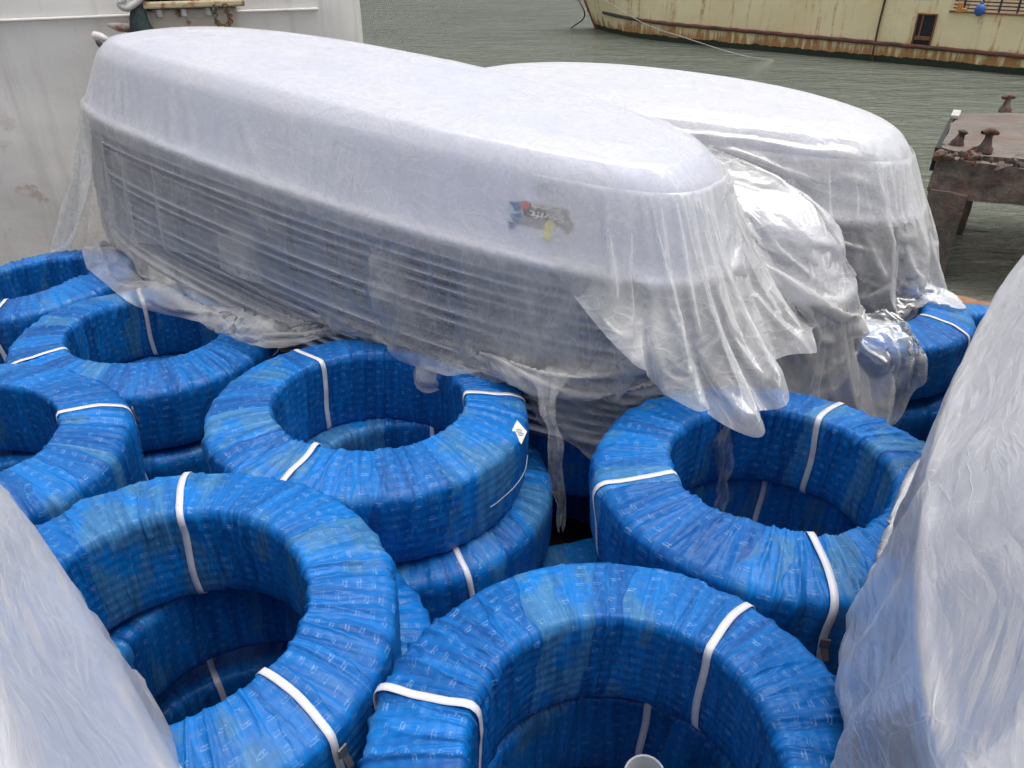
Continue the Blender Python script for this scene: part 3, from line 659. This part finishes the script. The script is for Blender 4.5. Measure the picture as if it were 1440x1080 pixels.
s_a, s_b = wloc(0, 28), wloc(495, 10)
sg = -1 if (wm.to_3x3() @ wn).y < 0 else 1
za_ = s_a.z + (s_b.z - s_a.z) * 0
tube('weld_seam', [(x, sg * .022 - .0 + .018 * math.sin(x * 2.1 + z * .7) + .010 * math.sin(z * 5 + x * 3) - .10 * (z - .2) * .12, z) for x in np.linspace(-1, wl - .35, 60) for z in [s_a.z + (x - s_a.x) / (s_b.x - s_a.x) * (s_b.z - s_a.z)]], .014, MW, ws, 6)
# mooring step with rusty rim, chain, rope and rag
b0, b1 = wloc(207, 40, .22), wloc(338, 45, .22); tz = wloc(270, 9, .22).z
stp = empty('step_box', (0, 0, 0)); stp.parent = ws
cx, wdt = (b0.x + b1.x) / 2, abs(b1.x - b0.x)
bm = bmesh.new(); add_box(bm, (cx, sg * .12, tz - .30), (wdt, .26, .58), bev=.02); bm_obj('box_body', bm, rusty('cream_white_box', (.52, .48, .40), amt=.08, scale=4), stp)
M_BOLT = plain('white_bolt', (.6, .6, .58), .5); M_YR = rusty('yellowed_rusty_rim', (.60, .50, .32), (.30, .14, .06), .35, 7)
bm = bmesh.new(); add_box(bm, (cx, sg * .15, tz + .02), (wdt + .10, .36, .045), bev=.012); add_box(bm, (cx, sg * .14, tz + .10), (wdt + .02, .28, .09), bev=.02); bm_obj('rim_plate', bm, M_YR, stp)
for k in range(3):
  bm = bmesh.new(); bmesh.ops.create_cone(bm, cap_ends=True, segments=8, radius1=.022, radius2=.022, depth=.05, matrix=Matrix.Translation((cx - wdt * .35 + k * wdt * .26, sg * .27, tz - .035)))
  bm_obj('bolt', bm, M_BOLT, stp)
ch = [wloc(302, 8, .40), wloc(303, 22, .41), wloc(306, 33, .41), wloc(313, 38, .41), wloc(322, 34, .41), wloc(324, 24, .41), wloc(318, 14, .41), wloc(316, 6, .40)]
cp = curve_pts(ch, 26); bm = bmesh.new()
for i in range(len(cp) - 1):
    a, b = Vector(cp[i]), Vector(cp[i + 1]); t = (b - a); q = t.to_track_quat('X', 'Z')
    mt = Matrix.Translation((a + b) / 2) @ q.to_matrix().to_4x4() @ Matrix.Rotation(R(90 * (i % 2)), 4, 'X')
    nseg = 12
    ringc = [Vector((math.cos(u) * t.length * .75, math.sin(u) * .018, 0)) for u in [2 * math.pi * k / nseg for k in range(nseg)]]
    vv = []
    for k in range(nseg):
        c_ = ringc[k]; d_ = (ringc[(k + 1) % nseg] - ringc[k - 1]).normalized(); n_ = Vector((0, 0, 1)); s2 = d_.cross(n_)
        vv.append([bm.verts.new(mt @ (c_ + (n_ * math.cos(w_) + s2 * math.sin(w_)) * .006)) for w_ in [2 * math.pi * j / 5 for j in range(5)]])
    for k in range(nseg):
        for j in range(5): bm.faces.new([vv[k][j], vv[(k + 1) % nseg][j], vv[(k + 1) % nseg][(j + 1) % 5], vv[k][(j + 1) % 5]])
cho = bm_obj('chain', bm, rusty('olive_rusty_chain', (.10, .085, .05), (.16, .09, .04), .6, 9)); cho.location = ws.location; cho.rotation_euler = ws.rotation_euler
tag(cho, 'rusty chain loop hanging from the yellowed rim on the white ship side', 'chain')
def wtube(name, pix, r, mat, off, parent=None):
    return tube(name, [wloc(px, py, o_) for (px, py), o_ in zip(pix, off)] if len(pix) < 4 else curve_pts([wloc(px, py, o_) for (px, py), o_ in zip(pix, off)], 30), r, mat, parent)
ro = wtube('white_rope', [(205, -12), (193, 2), (180, 11), (171, 9), (169, 3), (176, -2)], .024, plain('white_rope_fibre', (.62, .61, .58), .8), [.34] * 6)
ro.location = ws.location; ro.rotation_euler = ws.rotation_euler; tag(ro, 'hook of thick white rope hanging at the top edge beside the step', 'rope')
rag = wtube('net_bundle', [(192, -8), (194, 8), (195, 24), (198, 38), (203, 50)], [.03, .045, .06, .075, .085], plain('dark_green_net', (.018, .035, .035), .85, var=.5, scale=30), [.30, .30, .31, .32, .33])
rag.location = ws.location; rag.rotation_euler = ws.rotation_euler; tag(rag, 'dark green net bundle tied beside the cream step on the white ship', 'net')
fair = empty('fairlead', (0, 0, 0)); fair.parent = ws
wtube('guide_bar', [(152, 35), (165, 38), (180, 39), (205, 38)], [.012, .03, .03, .02], rusty('rusty_pink_bar', (.42, .36, .32), (.22, .10, .06), .4, 8), [.2, .25, .28, .2], fair)
wtube('guide_post', [(183, 38), (183, 46), (184, 56)], .022, plain('peach_paint', (.5, .32, .24), .6), [.25, .25, .25], fair)
wtube('guide_pipe', [(133, 50), (142, 52), (150, 56), (158, 64)], [.03, .03, .022, .02], MW, [.2, .24, .25, .2], fair)
wtube('guide_pipe', [(136, 55), (140, 62), (150, 66), (190, 56)], [.012, .02, .02, .02], plain('dark_scuppers', (.06, .05, .045), .7), [.1, .14, .15, .1], fair)

# ------------------------------------------------------------------ stacks of upturned boats under film
def proxy(L, W, hs, M, h=.85, **kw):
    th = thetas(90); prof = [(W, .388 * hs), (.3, .378 * hs), (.16, .352 * hs), (.10, .29 * hs), (.05, .16 * hs), (.0, .05), (-.034, .01), (-.034, -.02), (-.030, -.07), (-.030, -h)]
    co = np.stack([np.stack(plan(th, i, z + 0 * th, L, W, **kw), 1) for i, z in prof], 1).reshape(-1, 3)
    f, _, _ = grid_faces(90, len(prof)); o = mesh_np('proxy', co, f[:, ::-1]); o.matrix_world = M; return o
def wrap_mesh(name, L, W, hs, M, nth, nr, arc_max, seed, mat, parent, hem=.15, flare=0.0, **kw):
    th = thetas(nth); arc = np.linspace(0, 1, nr) ** .93
    T, A = np.meshgrid(th, arc, indexing='ij'); ii = np.arange(nth)[:, None] / nth
    lim = arc_max + hem * (vnoise(ii * 14, ii * 0, seed, 14) - .5) * 2 + hem * .6 * (vnoise(ii * 37, ii * 0, seed + 1, 37) - .5)
    bowness = np.clip((np.cos(T) - .55) / .45, 0, 1)
    A = A * (lim + flare * bowness)
    x, y, z = surf_pt(T, A, L, W, hs, .03, 0) if not kw else surf_ptk(T, A, L, W, hs, .03, kw)
    skirt = np.clip((A - W - .35) / .6, 0, 1)
    wv = (vnoise(ii * 30 + A * 2, A * 3, seed + 2, 30) - .5) * .10 * skirt
    x = x * (1 + wv / L); y = y * (1 + wv / W)
    z = z + .010 * vnoise(ii * 40, A * 9, seed + 5, 40)
    co = np.stack([x, y, z], -1).reshape(-1, 3); f, cu, cv = grid_faces(nth, nr)
    per = 2 * (L + W) * 1.7
    uv = np.stack([cu / nth * per, A.reshape(nth, nr)[0][cv]], -1).reshape(-1, 2)
    o = mesh_np(name, co, f, uv, mat)
    # close the seam along the keel
    bm = bmesh.new(); bm.from_mesh(o.data); top = [v for v in bm.verts if v.index % nr < 2 and v.index % nr == 0]
    bmesh.ops.remove_doubles(bm, verts=top, dist=.02)
    for f_ in bm.faces: f_.smooth = True
    bm.to_mesh(o.data); bm.free()
    o.matrix_world = M
    return o
def surf_ptk(th, arc, L, W, hs, off, kw):
    prof = [(W, .39 * hs), (.3, .378 * hs), (.16, .352 * hs), (.10, .29 * hs), (.05, .16 * hs), (.02, .07 * hs), (-.04, .01), (-.05, -.1), (-.04, -.4), (-.06, -.75), (-.2, -.95), (-.5, -1.0)]
    p = np.array(prof); p[1:, 0] -= off; p[:, 1] += off * (p[:, 1] > .2)
    s = np.concatenate([[0], np.cumsum(np.hypot(np.diff(p[:, 0]), np.diff(p[:, 1])))])
    return plan(th, np.interp(arc, s, p[:, 0]), np.interp(arc, s, p[:, 1]), L, W, **kw)

JOBS = []; COLL = []
def stack(label, L, W, hs, loc, rz, pitch, roll, n_under, seed, wrap, group='wrapped stacks of upturned boats', **kw):
    M = Matrix.Translation(loc) @ Matrix.Rotation(R(rz), 4, 'Z') @ Matrix.Rotation(R(pitch), 4, 'Y') @ Matrix.Rotation(R(roll), 4, 'X')
    root = empty('boat_stack'); root.matrix_world = M; tag(root, label, 'boat stack', group)
    th = thetas(260); prof = PROFILE + [(W * q, .378 + .012 * q) for q in (.55, .75, .9, 1.0)]
    cols = [np.stack(plan(th, i, z * (hs if z > .03 else 1) + 0 * th, L, W, **kw), 1) for (i, z) in prof]
    co = np.stack(cols, 1).reshape(-1, 3); f, cu, cv = grid_faces(260, len(prof))
    top = mesh_np('boat_hull', co, f, mat=M_HULL, parent=root)
    def weld(o_):
        b_ = bmesh.new(); b_.from_mesh(o_.data); b_.verts.ensure_lookup_table(); n_ = len(prof)
        bmesh.ops.remove_doubles(b_, verts=[v for v in b_.verts if v.index % n_ == n_ - 1], dist=.003)
        for f_ in b_.faces: f_.smooth = True
        b_.to_mesh(o_.data); b_.free()
    weld(top)
    rn = random.Random(seed); low_me = None
    for k in range(n_under):
        if low_me is None:
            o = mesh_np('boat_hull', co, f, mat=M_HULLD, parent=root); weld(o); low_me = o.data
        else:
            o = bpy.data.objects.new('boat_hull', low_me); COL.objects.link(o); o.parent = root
        o.location = (rn.uniform(-.012, .012), rn.uniform(-.010, .010), -.045 * (k + 1) - .030); o.rotation_euler = (0, R(rn.uniform(-.15, .15)), R(rn.uniform(-.25, .25)))
        o.scale = (1.0, 1.0, 1.0)
    COLL.append(proxy(L, W, hs, M, .045 * n_under + .2, **kw))
    st = dict(wrap); mat = st.pop('mat', M_FILM); sim = st.pop('sim', {})
    wo = wrap_mesh('film_wrap', L, W, hs, M, mat=mat, parent=root, seed=seed, **st, **kw)
    # extra slack low down and at the bow: crumples
    vg = wo.vertex_groups.new(name='slack'); nv = len(wo.data.vertices); c_ = np.empty(nv * 3, np.float32); wo.data.vertices.foreach_get('co', c_); c_ = c_.reshape(-1, 3)
    low_ = np.clip((.05 - c_[:, 2]) / .5, 0, 1); bow_ = np.clip((c_[:, 0] / L - .55) / .4, 0, 1); stern_ = np.clip((-c_[:, 0] / L - .75) / .25, 0, 1)
    wgt = np.clip(.10 + low_ * (.35 + .65 * np.maximum(bow_, stern_)), 0, 1)
    for q in range(11):
        idx = np.where(np.round(wgt * 10).astype(int) == q)[0]
        if len(idx): vg.add([int(i) for i in idx], q / 10, 'REPLACE')
    sim['slack'] = 'slack'; JOBS.append((wo, sim)); 
    return root, wo, M
S1 = stack('longest film-wrapped boat stack in the centre with a printed sticker on its side', 2.06, .73, 1.04, (-.80, 4.115, 1.82), -37, 3.7, 0, 16, 3,
           dict(nth=400, nr=112, arc_max=2.0, hem=.08, flare=.0), )
S2 = stack('wrapped boat stack at the back, its rounded end beside the green water and pier', 1.62, .87, 1.02, (.84, 4.97, 1.60), -37, 1.5, 0, 10, 5,
           dict(nth=260, nr=80, arc_max=1.80, hem=.08, flare=.1, mat=M_FILM_N), taper=.32, n=2.4)
S3 = stack('short low wrapped boat stack squeezed between the two longer ones', 1.05, .50, .9, (.62, 3.78, 1.47), -37, 1.0, 0, 7, 9,
           dict(nth=200, nr=80, arc_max=1.32, hem=.08, flare=.15, mat=M_FILM_N), taper=.25, n=2.6)
S4 = stack('wrapped boat stack very near the camera filling the right edge', 1.98, .73, 1.0, (2.07, 1.69, 1.73), 53.1, 0, 0, 9, 13,
           dict(nth=300, nr=84, arc_max=1.50, hem=.03, flare=.0, mat=M_FILM_F, sim=dict(g0=.04, g1=.05)), taper=.12)
S5 = stack('wrapped boat stack very near the camera in the bottom left corner', 1.98, .73, 1.0, (-1.15, .27, 1.72), 131.5, 0, 0, 9, 17,
           dict(nth=260, nr=76, arc_max=1.50, hem=.03, flare=.0, mat=M_FILM_F, sim=dict(g0=.04, g1=.10)))

def loose_sheet(S, L, W, t0, t1, nu, nr, seed, drop=.75, out=.22, start=.05, hem=.12, g1=.12, label=None, pleat=.05, lift=0.0, mat=None, **kw):
    """a second loose flap of film fixed along the rim between two plan angles (degrees), hanging and spilling outwards"""
    root, wo, M = S; th = np.radians(np.linspace(t0, t1, nu)); v = np.linspace(0, 1, nr)
    T, Vv = np.meshgrid(th, v, indexing='ij'); ii = np.linspace(0, 1, nu)[:, None]
    n = max(4, int(nu / 26))
    lim = 1 + (hem / drop) * ((vnoise(ii * n * .5, ii * 0, seed) - .5) * 2 + (vnoise(ii * n * 1.6, ii * 0, seed + 1) - .5) * .6)
    lim = lim * np.clip(np.minimum(ii, 1 - ii) * 4 + .6, 0, 1)
    q = Vv * lim
    pl_ = pleat * np.minimum(q * 2, 1) * (np.sin((ii * n * 1.1 + q * .6) * 2 * np.pi + 3 * vnoise(ii * 4, q * 2, seed + 2)) + 1.2 * (vnoise(ii * n, q * 3, seed + 3) - .5))
    z = start + lift - drop * q
    pz = np.array([-2, .0, .02, .07, .16, .245, .29, .325, .352, .37]); pi_ = np.array([-.045, -.045, -.03, .0, .03, .06, .08, .10, .14, .20])
    ins = np.interp(z, pz, pi_) - .012 - out * q ** 1.1 - pl_ * .8
    x, y, zz = plan(T, ins, z, L, W, **kw)
    co = np.stack([x, y, zz], -1).reshape(-1, 3); f, cu, cv = grid_faces(nu, nr, False)
    o = mesh_np('loose_film', co, f, np.stack([cu / nu * 3, cv / nr], -1).reshape(-1, 2), mat or M_FILM_L)
    o.matrix_world = M
    vg = o.vertex_groups.new(name='slack'); vg.add(list(range(nu * nr)), .5, 'REPLACE')
    pg = o.vertex_groups.new(name='pin'); pg.add([i * nr for i in range(nu)] + [i * nr + 1 for i in range(nu)], 1.0, 'REPLACE')
    JOBS.append((o, dict(g0=.02, g1=g1, pin='pin'))); LOOSE.append((root, o)); return o
LOOSE = []
loose_sheet(S1, 2.06, .73, -50, 74, 240, 76, 31, start=.31, drop=.46, out=.36, hem=.07, pleat=.045)
loose_sheet(S1, 2.06, .73, 150, 235, 150, 60, 37, drop=1.10, out=.60, hem=.14, pleat=.05)
loose_sheet(S1, 2.06, .73, -150, -30, 320, 48, 39, drop=.62, out=.04, hem=.10, mat=M_FILM, pleat=.03)
loose_sheet(S2, 1.62, .87, -60, 50, 150, 60, 41, start=.28, drop=.72, out=.24, hem=.10, taper=.32, n=2.4)
loose_sheet(S3, 1.05, .50, -75, 50, 140, 54, 43, drop=.50, out=.28, hem=.12, taper=.25, n=2.6)
# coil tops as colliders
def torus_proxy(c, s, tilt=(0, 0)):
    pr = [(.345, -.3), (.348, -.01), (.38, .022), (.46, .022), (.57, -.012), (.617, -.08), (.617, -.3)]; n = 40
    co = [(r * s * math.cos(2 * math.pi * k / n) + c[0], r * s * math.sin(2 * math.pi * k / n) + c[1], (z + r * math.cos(2 * math.pi * k / n) * math.tan(R(tilt[0])) + r * math.sin(2 * math.pi * k / n) * math.tan(R(tilt[1]))) * s + c[2]) for k in range(n) for r, z in pr]
    f, _, _ = grid_faces(n, len(pr), True, False); COLL.append(mesh_np('proxy', co, f[:, ::-1]))
for c, s, t in ((cA, .965, (-3.4, 2.8)), (cC, 1.02, (1, -2)), (cD, 1.02, (-2.3, -1)), (cE, 1, (-3, .4)), (cG, 1, (6, -2)), (cH, 1, (-1, -3)), ((-.72, 3.6, .82), 1, (0, 0)), ((.45, 3.35, .88), 1, (0, 0)), ((2.72, 3.72, .86), 1, (0, 0)), ((2.05, 2.9, .7), 1, (0, 0)), ((.16, 2.62, .6), 1, (0, 0)), (cB, .96, (0, 4)), (cF, 1, (-5.5, 0))):
    torus_proxy(c, s, t)

def bake_cloth(jobs, colliders, frames):
    for c in colliders:
        c.modifiers.new('Collision', 'COLLISION'); c.collision.thickness_outer = .005; c.collision.cloth_friction = 12; c.collision.damping = .4
    for o, st in jobs:
        m = o.modifiers.new('Cloth', 'CLOTH'); s = m.settings
        s.quality = 5; s.mass = .05; s.air_damping = 2.5
        s.tension_stiffness = 12; s.compression_stiffness = 3; s.shear_stiffness = 4; s.bending_stiffness = .015
        s.tension_damping = 6; s.compression_damping = 6; s.shear_damping = 6; s.bending_damping = .5
        s.vertex_group_shrink = 'slack'; s.shrink_min = -st.get('g0', .03); s.shrink_max = -st.get('g1', .22)
        if st.get('pin'): s.vertex_group_mass = st['pin']; s.pin_stiffness = 2
        m.collision_settings.distance_min = .005; m.collision_settings.collision_quality = 2; m.collision_settings.use_self_collision = False
        m.point_cache.frame_start = 1; m.point_cache.frame_end = frames
    SC.frame_start = 1; SC.frame_end = frames
    for f in range(1, frames + 1): SC.frame_set(f)
    dg = bpy.context.evaluated_depsgraph_get(); res = []
    for o, st in jobs:
        ev = o.evaluated_get(dg); me = ev.to_mesh(); a = np.empty(len(me.vertices) * 3, np.float32); me.vertices.foreach_get('co', a); ev.to_mesh_clear(); res.append(a)
    for (o, st), a in zip(jobs, res):
        o.modifiers.clear(); o.data.vertices.foreach_set('co', a); o.data.update()
    SC.frame_set(1)
bake_cloth(JOBS, COLL, 26)
for root, o in LOOSE: o.parent = root; o.matrix_parent_inverse = Matrix(); o.matrix_basis = Matrix()
# the film clings to the rims of the stacked hulls along the middle of the long sides
def cling(S, L, W, taper=.2, n=3.0):
    root, o, M = S; nv = len(o.data.vertices); c = np.empty(nv * 3, np.float32); o.data.vertices.foreach_get('co', c); c = c.reshape(-1, 3)
    q = c[:, 0] / L; half = W * np.clip(1 - np.abs(np.clip(q, -1, 1)) ** n, 0, 1) ** (1 / n); half *= 1 - taper * np.clip(q, 0, 1) ** 2 - .08 * np.clip(-q, 0, 1) ** 2
    zl = c[:, 2] + .07 * np.clip(np.abs(q), 0, 1.2) ** 2.5
    ph = (zl + .075 - .002) / .045; rib = .5 + .5 * np.cos(ph * 2 * np.pi)
    tgt = half + .018 + .022 * rib ** 1.3
    msk = np.clip((-.06 - zl) / .04, 0, 1) * np.clip((zl + .70) / .08, 0, 1) * np.clip((.80 - np.abs(q)) / .2, 0, 1)
    s = (q + 1) * 9; nz = vnoise(s, (zl + 1) * 5, 77); msk = msk * np.clip((nz - .18) / .25, 0, 1) * .93
    sg_ = np.sign(c[:, 1]); c[:, 1] = c[:, 1] * (1 - msk) + sg_ * tgt * msk
    o.data.vertices.foreach_set('co', c.ravel()); o.data.update()
cling(S1, 2.06, .73)
for c in COLL:
    me = c.data; bpy.data.objects.remove(c); bpy.data.meshes.remove(me)
for (root, wo, M) in (S1, S2, S3, S4, S5):
    wo.parent = root; wo.matrix_parent_inverse = Matrix(); wo.matrix_basis = Matrix(); wo.name = 'film_wrap'


# ------------------------------------------------------------------ printed sticker on the side of the top hull (upside down, like the hull)
from mathutils.bvhtree import BVHTree
bpy.context.view_layer.update()
_top = [o for o in S1[0].children if o.name.startswith('boat_hull')][0]
for o in S1[0].children:
    if o.name.startswith('boat_hull') and o.data.materials[0] is M_HULL: _top = o
_mw = S1[2]; _bv = BVHTree.FromPolygons([_mw @ v.co for v in _top.data.vertices], [tuple(p.vertices) for p in _top.data.polygons])
_inv = _mw.inverted()
def on_hull(px, py, lift):
    r = ray(px, py).normalized(); c = Vector((0, 0, CAM_H)); h, n, i, d = _bv.ray_cast(c, r)
    if h is None: h = at_y(px, py, 2.9); n = Vector((-.6, -.8, .2))
    if n.dot(r) > 0: n = -n
    return _inv @ (h + n * lift)
def sticker_mesh(name, polys, lift, mat, parent):
    """polys: outlines in photograph pixels, laid on the hull as a thin film"""
    bm = bmesh.new()
    for pl in polys:
        vs = [bm.verts.new(on_hull(x, y, lift)) for x, y in pl]; f_ = bm.faces.new(vs)
    bmesh.ops.triangulate(bm, faces=bm.faces[:])
    return bm_obj(name, bm, mat, parent)
M_ST = plain('sticker_charcoal', (.035, .035, .04), .5); M_SW = plain('sticker_white', (.7, .68, .62), .5, var=.03); M_SR = plain('sticker_red', (.55, .03, .06), .5); M_SB = plain('sticker_blue', (.04, .13, .32), .5, var=.3, scale=40); M_SY = plain('sticker_yellow', (.62, .55, .10), .5); M_SC = plain('sticker_pale_blue', (.35, .55, .62), .5); M_SG = plain('sticker_grey', (.22, .22, .24), .6)
bm = bmesh.new()
def quadgrid(c00, c10, c11, c01, nu=10, nv=5):
    out = []
    for i in range(nu):
        for j in range(nv):
            q = []
            for (a, b) in ((i, j), (i + 1, j), (i + 1, j + 1), (i, j + 1)):
                u, v = a / nu, b / nv; q.append(tuple((1 - u) * (1 - v) * c00[k] + u * (1 - v) * c10[k] + u * v * c11[k] + (1 - u) * v * c01[k] for k in (0, 1)))
            out.append(q)
    return out
def disc(cx, cy, rx, ry, n=18, rot=0): return [(cx + rx * math.cos(a) * math.cos(rot) - ry * math.sin(a) * math.sin(rot), cy + rx * math.cos(a) * math.sin(rot) + ry * math.sin(a) * math.cos(rot)) for a in [2 * math.pi * k / n for k in range(n)]]
stk = sticker_mesh('sticker', quadgrid((733, 283), (799, 295), (803, 322), (738, 306)) + [[(792, 306), (806, 312), (806, 322), (798, 330), (788, 320)]], .003, M_ST, _top)
sticker_mesh('grey_panel', quadgrid((734, 303), (768, 309), (764, 322), (728, 314)), .0042, M_SG, stk)
sticker_mesh('red_disc', [disc(739, 288.5, 7, 6)], .006, M_SR, stk)
sticker_mesh('blue_birds', [[(716, 283), (724, 284), (733, 283), (733, 295), (726, 297), (722, 292)], [(719, 300), (728, 301), (735, 298), (731, 310), (727, 316), (722, 309)], [(714, 311), (722, 313), (727, 318), (718, 322)]], .005, M_SB, stk)
sticker_mesh('pale_wings', [[(715, 288), (721, 289), (724, 296), (719, 299)], [(720, 296), (729, 298), (726, 301), (719, 300)]], .0055, M_SC, stk)
sticker_mesh('yellow_figure', [disc(774, 317, 8, 7.5), [(766, 318), (779, 322), (775, 336), (769, 340), (764, 330)]], .006, M_SY, stk)
def sticker_text(body, x0, y0, dx, dy, hgt):
    """text baseline runs from (x0,y0) along (dx,dy) in photo pixels: upside down, so from right to left"""
    cu = bpy.data.curves.new('lettering', 'FONT'); cu.body = body; cu.size = 1; cu.resolution_u = 3; cu.offset = .02
    tmp = bpy.data.objects.new('lettering', cu); COL.objects.link(tmp); dg = bpy.context.evaluated_depsgraph_get(); me = bpy.data.meshes.new_from_object(tmp.evaluated_get(dg))
    bpy.data.objects.remove(tmp)
    wd = max(v.co.x for v in me.vertices); L_ = math.hypot(dx, dy); ex, ey = dx / L_, dy / L_; ux, uy = (-ey, ex)
    if uy < 0: ux, uy = -ux, -uy
    for v in me.vertices:
        s, t = v.co.x / wd * L_, v.co.y * hgt
        v.co = on_hull(x0 + ex * s + ux * t, y0 + ey * s + uy * t, .007)
    o = bpy.data.objects.new('lettering', me); COL.objects.link(o); me.materials.append(M_SW); o.parent = stk
sticker_text('Friends', 790, 293.5, -42, -8, 11.5)
sticker_text('Swift', 796, 305.5, -50, -9.5, 13)

# ------------------------------------------------------------------ narrow strips of film hanging down between the coils
def strip(ctrl, wpx, yd, seed):
    """ctrl: pixels down the middle; yd: distances"""
    n, k = 60, 12; P = curve_pts([at_y(px, py, y) for (px, py), y in zip(ctrl, yd)], n); N = len(P); co = []
    for i, p in enumerate(P):
        t = i / (N - 1); w_ = np.interp(t, np.linspace(0, 1, len(wpx)), wpx) / F_PX * p.y
        for j in range(k):
            s = j / (k - 1) - .5
            s2 = s * (1 + .25 * math.sin(t * 11 + seed) + .15 * math.sin(t * 29)); co.append((p.x + s2 * w_ + .006 * math.sin(t * 17), p.y + .02 * math.sin(s * 9 + t * 6 + seed) + .012 * math.sin(s * 23 + t * 15), p.z + .006 * math.sin(j * 2 + seed)))
    f, cu, cv = grid_faces(N, k, False); o = mesh_np('film_strip', co, f, np.stack([cu / n, cv / k], -1).reshape(-1, 2), M_FILM_T, S1[0]); o.matrix_parent_inverse = S1[2].inverted()
strip([(768, 520), (772, 570), (780, 630), (786, 700), (790, 745)], [54, 30, 24, 22, 16], [2.55, 2.42, 2.30, 2.22, 2.18], 1)
strip([(1020, 590), (1018, 630), (1016, 680), (1014, 715)], [26, 22, 24, 20], [2.45, 2.42, 2.40, 2.38], 4)
